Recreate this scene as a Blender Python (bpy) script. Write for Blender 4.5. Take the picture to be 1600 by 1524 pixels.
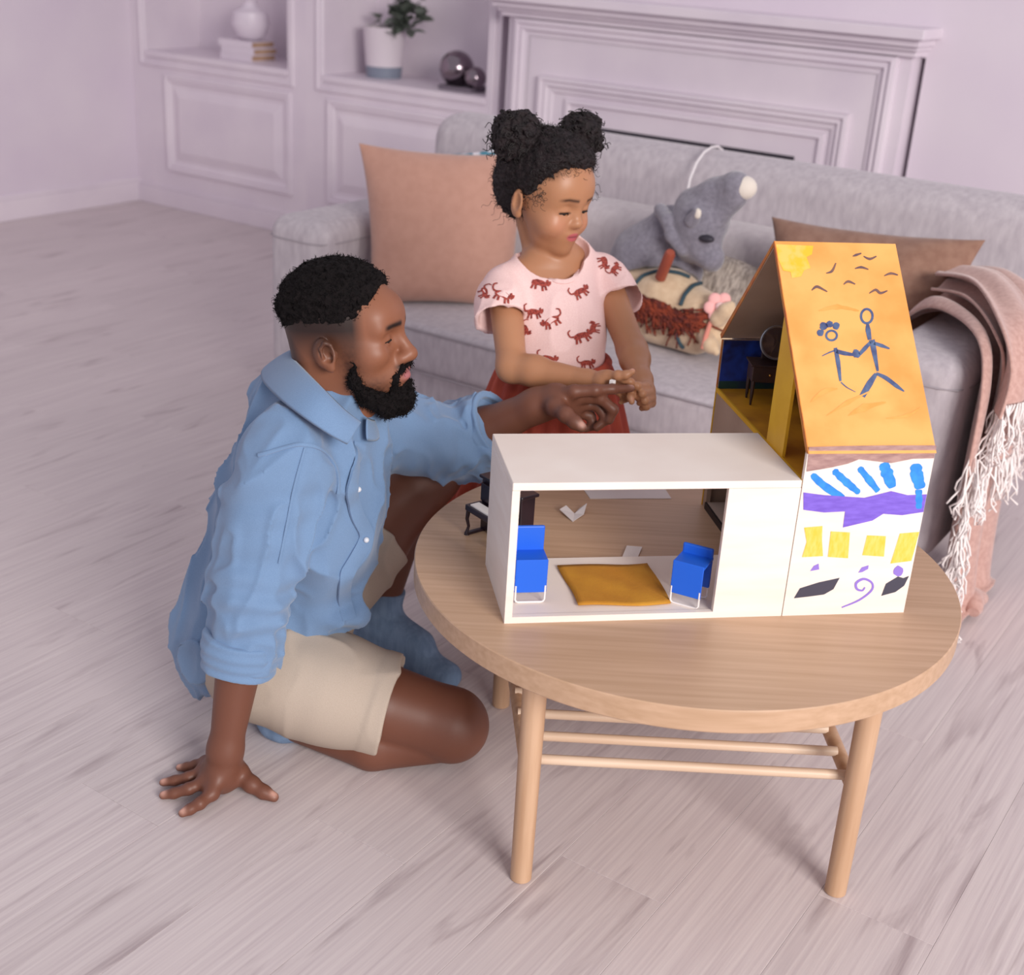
import bpy, bmesh, math, random
import numpy as np
from mathutils import Vector, Matrix, noise as mnoise
from mathutils.bvhtree import BVHTree

for o in list(bpy.data.objects):
    bpy.data.objects.remove(o)
random.seed(7)
S = bpy.context.scene
COL = S.collection

# ---------------------------------------------------------------- camera
# room axes: X along the back wall, Y towards it, Z up; the camera stands above (0, 0)
F = 2042.69                                   # focal length in pixels of a 1600 x 1524 frame
PITCH, ROLL, YAW = math.radians(23.0407), math.radians(3.60605), math.radians(32.8337)
CAM = np.array([0.0, 0.0, 1.4188])
def _axes():
    fw = np.array([0, math.cos(PITCH), -math.sin(PITCH)])
    up = np.array([0, math.sin(PITCH), math.cos(PITCH)])
    r = np.array([1.0, 0, 0])
    c, s = math.cos(ROLL), math.sin(ROLL)
    r2, u2 = c*r + s*up, -s*r + c*up
    T = np.array([[math.cos(YAW), -math.sin(YAW), 0], [math.sin(YAW), math.cos(YAW), 0], [0, 0, 1]])
    return T @ r2, T @ u2, T @ fw
CR, CU, CW = _axes()
cd = bpy.data.cameras.new('camera'); cam = bpy.data.objects.new('camera', cd); COL.objects.link(cam)
cd.sensor_fit = 'HORIZONTAL'; cd.sensor_width = 36.0; cd.lens = F/1600*36
cam.matrix_world = Matrix(((CR[0], CU[0], -CW[0], CAM[0]), (CR[1], CU[1], -CW[1], CAM[1]), (CR[2], CU[2], -CW[2], CAM[2]), (0, 0, 0, 1)))
cd.clip_start = 0.05; cd.clip_end = 60
cd.dof.use_dof = True; cd.dof.focus_distance = 2.15; cd.dof.aperture_fstop = 4.0
S.camera = cam

# ---------------------------------------------------------------- light
S.view_settings.view_transform = 'Standard'; S.view_settings.look = 'None'
S.view_settings.gamma = 1.0; S.view_settings.use_curve_mapping = False
S.view_settings.exposure = -0.14
w = bpy.data.worlds.new('world'); S.world = w; w.use_nodes = True
bg = w.node_tree.nodes['Background']; bg.inputs[0].default_value = (0.97, 0.92, 1.0, 1); bg.inputs[1].default_value = 0.60
def area(name, loc, target, sx, sy, power, col):
    l = bpy.data.lights.new(name, 'AREA'); l.shape = 'RECTANGLE'; l.size = sx; l.size_y = sy; l.energy = power; l.color = col
    o = bpy.data.objects.new(name, l); COL.objects.link(o); o.location = loc
    o.rotation_euler = (Vector(target) - Vector(loc)).to_track_quat('-Z', 'Y').to_euler()
    return o
area('window_daylight', (4.4, -1.2, 3.0), (-1.2, 2.0, 0.4), 2.8, 2.2, 520, (1.0, 0.95, 0.91))

# ---------------------------------------------------------------- pixel helpers (a pixel gives a direction; a surface gives the distance)
def ray(x, y):
    d = CW*F + CR*(x-800) - CU*(y-762); return d/np.linalg.norm(d)
def dep(x, y, D): return CAM + (CW*F + CR*(x-800) - CU*(y-762))/F*D
def onz(x, y, z): d = ray(x, y); return CAM + d*((z-CAM[2])/d[2])
def ony(x, y, Y): d = ray(x, y); return CAM + d*(Y/d[1])
def onplane(x, y, p0, n):
    d = ray(x, y); n = np.array(n, float); return CAM + d*(((np.array(p0)-CAM) @ n)/(d @ n))

# ---------------------------------------------------------------- materials
def lin(c):
    if isinstance(c, str):
        c = [int(c[i:i+2], 16)/255 for i in (0, 2, 4)]
        c = [v/12.92 if v <= .04045 else ((v+.055)/1.055)**2.4 for v in c]
    return (c[0], c[1], c[2], 1)
MATS = {}
def mat(name, col, rough=.6, col2=None, scale=8, stretch=(1, 1, 1), detail=3, lo=.35, hi=.65, bump=0, bscale=80, bstretch=None, bdist=.002, metal=0, sheen=0, rnd=0, spec=.5, sub=0, coord='Object', attr=None, hue2=None):
    if name in MATS: return MATS[name]
    m = bpy.data.materials.new(name); m.use_nodes = True; nt = m.node_tree; N = nt.nodes; LK = nt.links
    b = N['Principled BSDF']; b.inputs['Roughness'].default_value = rough; b.inputs['Metallic'].default_value = metal
    b.inputs['Specular IOR Level'].default_value = spec
    if sheen: b.inputs['Sheen Weight'].default_value = sheen; b.inputs['Sheen Roughness'].default_value = .5
    if sub:
        b.inputs['Subsurface Weight'].default_value = sub; b.inputs['Subsurface Radius'].default_value = (.012, .005, .003); b.inputs['Subsurface Scale'].default_value = .6
    b.inputs['Base Color'].default_value = lin(col)
    tc = N.new('ShaderNodeTexCoord'); src = tc.outputs[coord]
    oi = None
    if rnd:
        oi = N.new('ShaderNodeObjectInfo'); add = N.new('ShaderNodeVectorMath'); add.operation = 'MULTIPLY_ADD'
        cb = N.new('ShaderNodeCombineXYZ')
        for i in range(3): LK.new(oi.outputs['Random'], cb.inputs[i])
        LK.new(cb.outputs[0], add.inputs[0]); add.inputs[1].default_value = (37, 53, 19); LK.new(src, add.inputs[2]); src = add.outputs[0]
    out = None
    if attr:
        at = N.new('ShaderNodeAttribute'); at.attribute_name = attr; out = at.outputs['Color']
    if col2 is not None:
        mp = N.new('ShaderNodeMapping'); mp.inputs['Scale'].default_value = stretch; LK.new(src, mp.inputs['Vector'])
        nz = N.new('ShaderNodeTexNoise'); nz.inputs['Scale'].default_value = scale; nz.inputs['Detail'].default_value = detail; LK.new(mp.outputs[0], nz.inputs['Vector'])
        rp = N.new('ShaderNodeValToRGB'); rp.color_ramp.elements[0].position = lo; rp.color_ramp.elements[1].position = hi
        rp.color_ramp.elements[0].color = lin(col2); rp.color_ramp.elements[1].color = lin(col); LK.new(nz.outputs['Fac'], rp.inputs[0])
        if out is not None:
            mx = N.new('ShaderNodeMix'); mx.data_type = 'RGBA'; mx.blend_type = 'MULTIPLY'; mx.inputs['Factor'].default_value = 1
            LK.new(out, mx.inputs['A']); LK.new(rp.outputs[0], mx.inputs['B']); out = mx.outputs['Result']
        else: out = rp.outputs[0]
    if rnd and out is not None:
        hv = N.new('ShaderNodeHueSaturation'); mr = N.new('ShaderNodeMapRange'); mr.inputs['To Min'].default_value = 1-rnd; mr.inputs['To Max'].default_value = 1+rnd
        LK.new(oi.outputs['Random'], mr.inputs['Value']); LK.new(mr.outputs[0], hv.inputs['Value']); LK.new(out, hv.inputs['Color']); out = hv.outputs[0]
    if out is not None: LK.new(out, b.inputs['Base Color'])
    if bump:
        mp2 = N.new('ShaderNodeMapping'); mp2.inputs['Scale'].default_value = bstretch or (1, 1, 1); LK.new(src, mp2.inputs['Vector'])
        n2 = N.new('ShaderNodeTexNoise'); n2.inputs['Scale'].default_value = bscale; n2.inputs['Detail'].default_value = 4; LK.new(mp2.outputs[0], n2.inputs['Vector'])
        bp = N.new('ShaderNodeBump'); bp.inputs['Strength'].default_value = bump; bp.inputs['Distance'].default_value = bdist
        LK.new(n2.outputs['Fac'], bp.inputs['Height']); LK.new(bp.outputs[0], b.inputs['Normal'])
    MATS[name] = m
    return m

# ---------------------------------------------------------------- mesh building
def linkobj(name, data, parent=None):
    o = bpy.data.objects.new(name, data); COL.objects.link(o)
    if parent is not None: o.parent = parent
    return o
def empty(name, loc=(0, 0, 0), rz=0):
    o = linkobj(name, None); o.location = loc; o.rotation_euler = (0, 0, rz); o.empty_display_size = .1; return o
def tag(o, label, cat, group=None):
    o['label'] = label; o['category'] = cat
    if group: o['group'] = group
    return o
def struct(o): o['kind'] = 'structure'; return o
def topy(vs, fs, name):
    me = bpy.data.meshes.new(name); me.from_pydata([tuple(map(float, v)) for v in vs], [], fs); me.update(); return me
class MB:
    def __init__(s): s.v = []; s.f = []
    def add(s, vs, fs):
        n = len(s.v); s.v += [tuple(map(float, v)) for v in vs]; s.f += [tuple(i+n for i in f) for f in fs]; return s
    def box(s, x0, x1, y0, y1, z0, z1, M=None):
        vs = [(x, y, z) for x in (x0, x1) for y in (y0, y1) for z in (z0, z1)]
        if M is not None: vs = [tuple(M @ Vector(v)) for v in vs]
        return s.add(vs, [(0, 1, 3, 2), (4, 6, 7, 5), (0, 4, 5, 1), (2, 3, 7, 6), (0, 2, 6, 4), (1, 5, 7, 3)])
    def tube(s, path, rad, n=10, cap=True, flat=None):
        P = [np.array(p, float) for p in path]; m = len(P)
        R = rad if hasattr(rad, '__len__') else [rad]*m
        T = [P[min(i+1, m-1)] - P[max(i-1, 0)] for i in range(m)]
        T = [t/(np.linalg.norm(t)+1e-9) for t in T]
        a = np.array([0, 0, 1.0]) if abs(T[0][2]) < .9 else np.array([1.0, 0, 0])
        if flat is not None: a = np.array(flat, float)
        vs = []
        for i in range(m):
            a = a - T[i]*(a @ T[i]); a /= np.linalg.norm(a)+1e-9; b = np.cross(T[i], a)
            ri = R[i] if hasattr(R[i], '__len__') else (R[i], R[i])
            for k in range(n):
                t = 2*math.pi*k/n; vs.append(P[i] + a*math.cos(t)*ri[0] + b*math.sin(t)*ri[1])
        fs = [(i*n+k, i*n+(k+1) % n, (i+1)*n+(k+1) % n, (i+1)*n+k) for i in range(m-1) for k in range(n)]
        if cap: fs += [tuple(range(n))[::-1], tuple(range((m-1)*n, m*n))]
        return s.add(vs, fs)
    def lathe(s, prof, n=24, c=(0, 0, 0)):
        vs = [(c[0]+r*math.cos(2*math.pi*k/n), c[1]+r*math.sin(2*math.pi*k/n), c[2]+z) for r, z in prof for k in range(n)]
        m = len(prof)
        fs = [(i*n+k, i*n+(k+1) % n, (i+1)*n+(k+1) % n, (i+1)*n+k) for i in range(m-1) for k in range(n)]
        if prof[0][0] > 1e-6: fs.append(tuple(range(n))[::-1])
        if prof[-1][0] > 1e-6: fs.append(tuple(range((m-1)*n, m*n)))
        return s.add(vs, fs)
    def ball(s, c, r, n=16, m=10, M=None):
        r = r if hasattr(r, '__len__') else (r, r, r); vs = []
        for i in range(m+1):
            ph = math.pi*i/m
            for k in range(n):
                t = 2*math.pi*k/n; v = Vector((r[0]*math.sin(ph)*math.cos(t), r[1]*math.sin(ph)*math.sin(t), -r[2]*math.cos(ph)))
                if M is not None: v = M @ v
                vs.append((c[0]+v[0], c[1]+v[1], c[2]+v[2]))
        return s.add(vs, [(i*n+k, i*n+(k+1) % n, (i+1)*n+(k+1) % n, (i+1)*n+k) for i in range(m) for k in range(n)])
    def prism(s, poly, off):
        n = len(poly); off = np.array(off, float)
        return s.add([np.array(p, float) for p in poly] + [np.array(p, float)+off for p in poly],
                     [tuple(range(n))[::-1], tuple(range(n, 2*n))] + [(i, (i+1) % n, n+(i+1) % n, n+i) for i in range(n)])
    def frame(s, x0, x1, z0, z1, prof, y=0, axis='y'):
        """mitred moulding round a rectangle in the XZ plane; prof = [(inset, out)], out towards -Y"""
        loops = []
        for ins, out in prof:
            loops.append([(x0+ins, y-out, z0+ins), (x1-ins, y-out, z0+ins), (x1-ins, y-out, z1-ins), (x0+ins, y-out, z1-ins)])
        vs = [v for l in loops for v in l]; m = len(prof)
        return s.add(vs, [(i*4+k, i*4+(k+1) % 4, (i+1)*4+(k+1) % 4, (i+1)*4+k) for i in range(m-1) for k in range(4)])
    def build(s, name, m, parent=None, smooth=False, angle=40, bev=0, seg=2, fix=True):
        me = topy(s.v, s.f, name)
        bm = bmesh.new(); bm.from_mesh(me)
        bmesh.ops.remove_doubles(bm, verts=bm.verts, dist=1e-6)
        if fix: bmesh.ops.recalc_face_normals(bm, faces=bm.faces)
        if bev:
            es = [e for e in bm.edges if len(e.link_faces) == 2 and e.calc_face_angle(0) > .6]
            bmesh.ops.bevel(bm, geom=es, offset=bev, segments=seg, affect='EDGES', profile=.5)
        bm.to_mesh(me); bm.free()
        if smooth: shade(me, angle)
        if m is not None: me.materials.append(m)
        return linkobj(name, me, parent)
def shade(me, angle=40):
    me.polygons.foreach_set('use_smooth', [True]*len(me.polygons))
    if angle < 180:
        try: me.set_sharp_from_angle(angle=math.radians(angle))
        except Exception: pass
def copy_tree(o, parent=None):
    c = o.copy(); COL.objects.link(c)
    if parent is not None: c.parent = parent
    for ch in o.children: copy_tree(ch, c)
    return c
def sph_noise(p, s, seed=0): return mnoise.noise(Vector((p[0]*s+seed, p[1]*s+seed*1.7, p[2]*s-seed)))
# ================================================================ implicit surfaces: bodies, clothes and plush toys are one blended surface each
class SDF:
    """ordered list of (op, k, fn, lo, hi); evaluated in sparse blocks and meshed with surface nets"""
    def __init__(s): s.ops = []; s.post = []; s.solid = True
    def _add(s, op, k, fn, lo, hi): s.ops.append((op, k, fn, np.minimum(lo, hi)-k-.004, np.maximum(lo, hi)+k+.004)); return s
    def cone(s, a, b, ra, rb=None, k=.01, op='u', flat=None, fs=1.0):
        """tapered capsule; flat = direction squeezed by fs"""
        a = np.array(a, float); b = np.array(b, float); rb = ra if rb is None else rb
        fd = None
        if flat is not None: fd = np.array(flat, float); fd /= np.linalg.norm(fd)
        ab = b-a; L2 = max(ab @ ab, 1e-12)
        def fn(P):
            q = P-a; t = np.clip((q @ ab)/L2, 0, 1); r = q - t[:, None]*ab
            if fd is not None:
                c = r @ fd; r = r + c[:, None]*fd*(1/fs-1)
                return (np.sqrt((r*r).sum(1)) - (ra+t*(rb-ra)))*min(1, fs)
            return np.sqrt((r*r).sum(1)) - (ra+t*(rb-ra))
        m = max(ra, rb)*max(1, fs)
        return s._add(op, k, fn, np.minimum(a, b)-m, np.maximum(a, b)+m)
    def chain(s, pts, rad, k=.01, op='u', flat=None, fs=1.0):
        for i in range(len(pts)-1):
            s.cone(pts[i], pts[i+1], rad[i], rad[i+1], k, op, flat, fs[i] if hasattr(fs, '__len__') else fs)
        return s
    def ell(s, c, r, k=.01, op='u', R=None):
        """ellipsoid; R rows are its local axes"""
        c = np.array(c, float); r = np.array(r if hasattr(r, '__len__') else (r, r, r), float); R_ = None if R is None else np.array(R, float)
        def fn(P):
            q = P-c
            if R_ is not None: q = q @ R_.T
            k0 = np.sqrt(((q/r)**2).sum(1)); k1 = np.sqrt(((q/(r*r))**2).sum(1))+1e-9
            return k0*(k0-1)/k1
        m = r.max()
        return s._add(op, k, fn, c-m, c+m)
    def box(s, c, h, rr=.005, k=.005, op='u', R=None):
        c = np.array(c, float); h = np.array(h, float)-rr; R_ = None if R is None else np.array(R, float)
        def fn(P):
            q = P-c
            if R_ is not None: q = q @ R_.T
            q = np.abs(q)-h
            return np.sqrt((np.maximum(q, 0)**2).sum(1)) + np.minimum(q.max(1), 0) - rr
        m = np.linalg.norm(h)+rr
        return s._add(op, k, fn, c-m, c+m)
    def plane(s, p, n, k=.004, op='i'):
        """keep the side the normal points away from"""
        p = np.array(p, float); n = np.array(n, float); n /= np.linalg.norm(n)
        return s._add(op, k, lambda P: (P-p) @ n, np.full(3, -1e3), np.full(3, 1e3))
    def fun(s, fn, lo, hi, k=.01, op='u'): return s._add(op, k, fn, np.array(lo, float), np.array(hi, float))
    def disp(s, fn): s.post.append(fn); return s
    def ev(s, P, lo=None, hi=None):
        d = np.full(len(P), 1.0)
        for op, k, fn, a, b in s.ops:
            if lo is not None and ((a > hi).any() or (b < lo).any()): continue
            e = fn(P)
            if op == 'u':
                h = np.maximum(k-np.abs(d-e), 0)/k if k > 0 else 0
                d = np.minimum(d, e) - h*h*k*.25
            elif op == 's':
                e = -e; h = np.maximum(k-np.abs(d-e), 0)/k if k > 0 else 0
                d = np.maximum(d, e) + h*h*k*.25
            else:
                h = np.maximum(k-np.abs(d-e), 0)/k if k > 0 else 0
                d = np.maximum(d, e) + h*h*k*.25
        for fn in s.post:
            m_ = np.abs(d) < .024
            if m_.any(): d[m_] = fn(P[m_], d[m_])
        return d
    def bounds(s):
        lo = np.min([o[3] for o in s.ops if o[0] == 'u'], 0); hi = np.max([o[4] for o in s.ops if o[0] == 'u'], 0); return lo, hi
    def arrays(s, h, smooth=1, B=28):
        lo, hi = s.bounds(); lo = lo-2*h
        nb = np.ceil((hi-lo+2*h)/(h*B)).astype(int)
        # coarse cull: sample block centres
        I = np.stack(np.meshgrid(*[np.arange(n) for n in nb], indexing='ij'), -1).reshape(-1, 3)
        cen = lo + (I+.5)*h*B
        keys, verts, quads = [], [], []
        ax = np.arange(B+2)
        G = np.stack(np.meshgrid(ax, ax, ax, indexing='ij'), -1).reshape(-1, 3)
        rad = h*B*.5*1.74 + 2*h
        NN = (nb*B+8)
        def key(c): return (c[:, 0]*NN[1]+c[:, 1])*NN[2]+c[:, 2]
        coarse = s.ev(cen)
        for i in np.where(np.abs(coarse) < rad*1.12+.010)[0]:
            o = I[i]*B; p0 = lo+o*h
            P = p0 + G*h
            D = s.ev(P, p0-h, p0+h*(B+2)).reshape(B+2, B+2, B+2)
            sg = D < 0
            if sg.all() or not sg.any(): continue
            n = B+1                                   # cells 0..B ; vertices made for all, quads for edges owned by this block
            c8 = [sg[a:a+n, b:b+n, c:c+n] for a in (0, 1) for b in (0, 1) for c in (0, 1)]
            cnt = sum(x.astype(np.int8) for x in c8); act = (cnt > 0) & (cnt < 8)
            ci = np.argwhere(act)
            if len(ci) == 0: continue
            acc = np.zeros((len(ci), 3)); num = np.zeros(len(ci))
            vals = np.stack([D[ci[:, 0]+a, ci[:, 1]+b, ci[:, 2]+c] for a in (0, 1) for b in (0, 1) for c in (0, 1)], 1)
            corner = np.array([(a, b, c) for a in (0, 1) for b in (0, 1) for c in (0, 1)], float)
            for e0 in range(8):
                for bit in (1, 2, 4):
                    e1 = e0 | bit
                    if e1 == e0: continue
                    va, vb = vals[:, e0], vals[:, e1]; m = (va < 0) != (vb < 0)
                    t = np.where(m, va/np.where(m, va-vb, 1), 0)
                    acc += m[:, None]*(corner[e0]+(corner[e1]-corner[e0])*t[:, None]); num += m
            V = p0 + (ci + acc/num[:, None])*h
            keys.append(key(ci+o)); verts.append(V)
            for axn in range(3):                      # edges along axis axn at interior nodes 1..B
                u_, v_ = [(1, 2), (2, 0), (0, 1)][axn]
                sl0 = [slice(1, B+1)]*3; sl1 = list(sl0); sl0[axn] = slice(0, B+1); sl1[axn] = slice(1, B+2)
                sl0[axn] = slice(0, B); sl1[axn] = slice(1, B+1)
                A, Bv = sg[tuple(sl0)], sg[tuple(sl1)]
                q = np.argwhere(A != Bv)
                if len(q) == 0: continue
                flip = A[tuple(q.T)]
                base = q.copy()
                for a_ in range(3):
                    if a_ != axn: base[:, a_] += 1
                du = np.zeros(3, int); du[u_] = 1; dv = np.zeros(3, int); dv[v_] = 1
                k4 = np.stack([key(base-du-dv+o), key(base-dv+o), key(base+o), key(base-du+o)], 1)
                k4[~flip] = k4[~flip][:, ::-1]
                quads.append(k4)
        keys = np.concatenate(keys); verts = np.concatenate(verts); quads = np.concatenate(quads)
        uk, idx = np.unique(keys, return_index=True); verts = verts[idx]
        pos = np.searchsorted(uk, quads); ok = (pos < len(uk)).all(1); pos = pos[ok]; quads = quads[ok]
        ok = (uk[pos] == quads).all(1); quads = pos[ok]
        E_ = np.concatenate([quads[:, [0, 1]], quads[:, [1, 2]], quads[:, [2, 3]], quads[:, [3, 0]]])
        for _ in range(smooth):
            sm = np.zeros_like(verts); ct = np.zeros(len(verts))
            for ax_ in range(3):
                sm[:, ax_] = np.bincount(E_[:, 0], verts[E_[:, 1], ax_], len(verts)) + np.bincount(E_[:, 1], verts[E_[:, 0], ax_], len(verts))
            ct = np.bincount(E_[:, 0], minlength=len(verts)) + np.bincount(E_[:, 1], minlength=len(verts))
            verts = verts*.5 + .5*sm/np.maximum(ct, 1)[:, None]
        if s.solid:                                   # drop enclosed pockets: keep the largest connected surface
            lab = np.arange(len(verts))
            while True:
                m = lab[quads].min(1); new = lab.copy()
                for c_ in range(4): np.minimum.at(new, quads[:, c_], m)
                new = new[new]
                if (new == lab).all(): break
                lab = new
            u_, cnt_ = np.unique(lab, return_counts=True); k_ = lab == u_[cnt_.argmax()]
            quads = quads[k_[quads].all(1)]; u_, inv_ = np.unique(quads, return_inverse=True); verts = verts[u_]; quads = inv_.reshape(quads.shape)
        return verts, quads
    @staticmethod
    def tomesh(parts, name):
        off = 0; V_, Q_ = [], []
        for v, q in parts: V_.append(v); Q_.append(q+off); off += len(v)
        verts = np.concatenate(V_); quads = np.concatenate(Q_)
        me = bpy.data.meshes.new(name)
        me.vertices.add(len(verts)); me.vertices.foreach_set('co', verts.astype(np.float32).ravel())
        me.loops.add(len(quads)*4); me.loops.foreach_set('vertex_index', quads.astype(np.int32).ravel())
        me.polygons.add(len(quads)); me.polygons.foreach_set('loop_start', np.arange(0, len(quads)*4, 4, dtype=np.int32))
        me.polygons.foreach_set('loop_total', np.full(len(quads), 4, np.int32))
        me.polygons.foreach_set('use_smooth', np.ones(len(quads), bool))
        me.update(); me.validate()
        return me
    def build(s, h, name, m, parent=None, smooth=1, color=None, extra=None):
        parts = [s.arrays(h, smooth)]
        if extra: parts += extra
        me = SDF.tomesh(parts, name)
        me.materials.append(m)
        if color is not None:
            n = len(me.vertices); co = np.empty(n*3, np.float32); me.vertices.foreach_get('co', co)
            c = color(co.reshape(-1, 3).astype(float)); a = me.color_attributes.new('tint', 'FLOAT_COLOR', 'POINT')
            a.data.foreach_set('color', np.c_[c, np.ones(n)].astype(np.float32).ravel())
        o = linkobj(name, me, parent)
        if parent is not None: o.matrix_parent_inverse = Matrix.Translation(parent.location).inverted() if parent.rotation_euler.z == 0 else parent.matrix_basis.inverted()
        return o
_RS = np.random.RandomState(5)
_PERM = _RS.rand(64, 64, 64)
def vnoise(P, s):
    """tri-linear value noise in -1..1 (vectorised)"""
    Q = P*s; i = np.floor(Q).astype(int); f = Q-i; f = f*f*(3-2*f); i %= 64; j = (i+1) % 64
    x0, y0, z0 = i.T; x1, y1, z1 = j.T; fx, fy, fz = f.T
    a = _PERM[x0, y0, z0]*(1-fx)+_PERM[x1, y0, z0]*fx; b = _PERM[x0, y1, z0]*(1-fx)+_PERM[x1, y1, z0]*fx
    c = _PERM[x0, y0, z1]*(1-fx)+_PERM[x1, y0, z1]*fx; d = _PERM[x0, y1, z1]*(1-fx)+_PERM[x1, y1, z1]*fx
    return ((a*(1-fy)+b*fy)*(1-fz)+(c*(1-fy)+d*fy)*fz)*2-1
def unit(v): v = np.array(v, float); return v/np.linalg.norm(v)
def gauss(P, c, r): return np.exp(-(((P-np.array(c))/r)**2).sum(1))
# ================================================================ room shell
WHITE = mat('white_paint', 'E2D8E0', .45, col2='D9CED9', scale=3)
WALLM = mat('wall_paint', 'DED4DD', .6, col2='D8CCD9', scale=2, bump=.05, bscale=200)
YF = 4.682                                     # front of the built-in cabinets
XL = -5.47                                     # left wall
PLANK = mat('whitewashed_plank', 'D6CBCA', .42, col2='C2B5B7', scale=5.5, stretch=(32, .55, 1), detail=10, lo=.26, hi=.68, bump=.2, bscale=30, bstretch=(14, .5, 1), bdist=.001, rnd=.03)
def plank_mat():
    m = PLANK; nt = m.node_tree; N = nt.nodes; LK = nt.links
    b = N['Principled BSDF']; src = b.inputs['Base Color'].links[0].from_socket
    add = [n for n in N if n.bl_idname == 'ShaderNodeVectorMath'][0]
    mp = N.new('ShaderNodeMapping'); mp.inputs['Scale'].default_value = (7, .9, 1); LK.new(add.outputs[0], mp.inputs['Vector'])
    n = N.new('ShaderNodeTexNoise'); n.inputs['Scale'].default_value = 2.0; n.inputs['Detail'].default_value = 6; n.inputs['Distortion'].default_value = 1.6; LK.new(mp.outputs[0], n.inputs['Vector'])
    rp = N.new('ShaderNodeValToRGB'); rp.color_ramp.elements[0].position = .58; rp.color_ramp.elements[1].position = .80
    rp.color_ramp.elements[0].color = (1, 1, 1, 1); rp.color_ramp.elements[1].color = lin('A99AA0'); LK.new(n.outputs['Fac'], rp.inputs[0])
    mx = N.new('ShaderNodeMix'); mx.data_type = 'RGBA'; mx.blend_type = 'MULTIPLY'; mx.inputs['Factor'].default_value = .8
    LK.new(src, mx.inputs['A']); LK.new(rp.outputs[0], mx.inputs['B']); LK.new(mx.outputs['Result'], b.inputs['Base Color'])
plank_mat()
fl = struct(MB().box(XL-.1, 2.6, -.6, 5.3, -.06, -.012).build('floor', mat('underfloor', '6B6064', .8)))
PW, PL = .192, 1.285
pm = None
row = 0; x = XL
while x < 2.5:
    y = -.6 - (row*0.43 % 1.0)*PL
    while y < 4.72:
        y0, y1 = max(y, -.6), min(y+PL, 4.75)
        if y1-y0 > .03:
            full = abs(y1-y0-PL) < 1e-6
            if full and pm:
                o = linkobj('plank', pm, fl)
            else:
                L = y1-y0
                o = MB().box(0, PW-.0004, 0, L-.0004, -.012, 0).build('plank', PLANK, fl, bev=.0004, seg=1)
                if full: pm = o.data
            o.location = (x, y0, 0)
        y += PL
    x += PW; row += 1
wl = struct(MB().box(XL-.12, XL, -.6, 5.3, 0, 2.7).build('wall_left', WALLM))
wb = struct(MB().box(XL-.12, 2.6, 5.06, 5.2, 0, 2.7).build('wall_back', WALLM))
MB().box(-1.45, 2.6, YF, 5.07, 0, 2.7).build('wall_panel', WALLM, wb)
MB().box(-3.21, -1.45, YF, 5.07, 1.1, 2.7).build('wall_panel', WALLM, wb)
bl = struct(MB().box(XL-.005, XL+.018, -.6, YF+.3, 0, .1).box(XL-.005, XL+.011, -.6, YF+.3, .1, .118).build('baseboard_left', WHITE, bev=.003))
br = struct(MB().box(-1.45, 2.6, YF-.018, YF+.01, 0, .1).box(-1.45, 2.6, YF-.011, YF+.01, .1, .118).build('baseboard_back', WHITE, bev=.003))

def cabinet(x0, x1, n0, n1, p0, p1, label):
    """built-in unit: carcass x0..x1, niche n0..n1 above, raised panel door p0..p1 below"""
    r = empty('built_in_cabinet', ((x0+x1)/2, YF, 0)); cx = (x0+x1)/2
    tag(r, label, 'cabinet', 'built-in cabinets along the back wall')
    def P(mb, name, m=WHITE, par=r, **k):
        mb.v = [(a-cx, b-YF, c) for a, b, c in mb.v]; return mb.build(name, m, par, **k)
    P(MB().box(x0, x1, YF, 5.06, 0, .735), 'carcass')
    P(MB().box(x0, n0, YF, 5.06, .735, 2.7), 'stile'); P(MB().box(n1, x1, YF, 5.06, .735, 2.7), 'stile')
    P(MB().box(n0, n1, YF, 5.06, 1.95, 2.7), 'header')
    P(MB().box(n0, n1, 5.05, 5.062, .735, 1.95), 'niche_back')
    P(MB().box(n0-.004, n1+.004, YF-.012, 5.055, .735, .765), 'shelf_board', bev=.004)
    P(MB().box(x0, x1, YF-.02, YF+.01, 0, .088).box(x0, x1, YF-.013, YF+.01, .088, .103), 'plinth', bev=.003)
    # niche moulding: two uprights and a sill strip
    P(MB().frame(n0-.045, n1+.045, .69, 2.0, [(0, 0), (.004, .012), (.016, .014), (.022, .006), (.034, .009), (.045, .0)], YF), 'niche_moulding')
    d = P(MB().frame(p0, p1, .185, .667, [(0, 0), (.004, .016), (.018, .018), (.024, .010), (.034, .013), (.045, .004), (.062, .002)], YF), 'door')
    P(MB().frame(p0+.062, p1-.062, .247, .605, [(0, .002), (.045, .016), (.05, .016)], YF).add(
        [(p0+.112, YF-.016, .297), (p1-.112, YF-.016, .297), (p1-.112, YF-.016, .555), (p0+.112, YF-.016, .555)], [(0, 1, 2, 3)]), 'raised_panel', WHITE, d)
    return r
cabinet(XL, -4.29, -5.36, -4.405, -5.235, -4.376, 'white built-in cabinet with panelled door and niche holding stacked books')
cabinet(-4.29, -3.21, -4.181, -3.277, -4.156, -3.31, 'white built-in cabinet with niche holding potted plant and metal balls')
for o in bpy.data.objects:                     # doors are sub-parented in place
    if o.name.startswith('raised_panel'): pass

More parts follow.
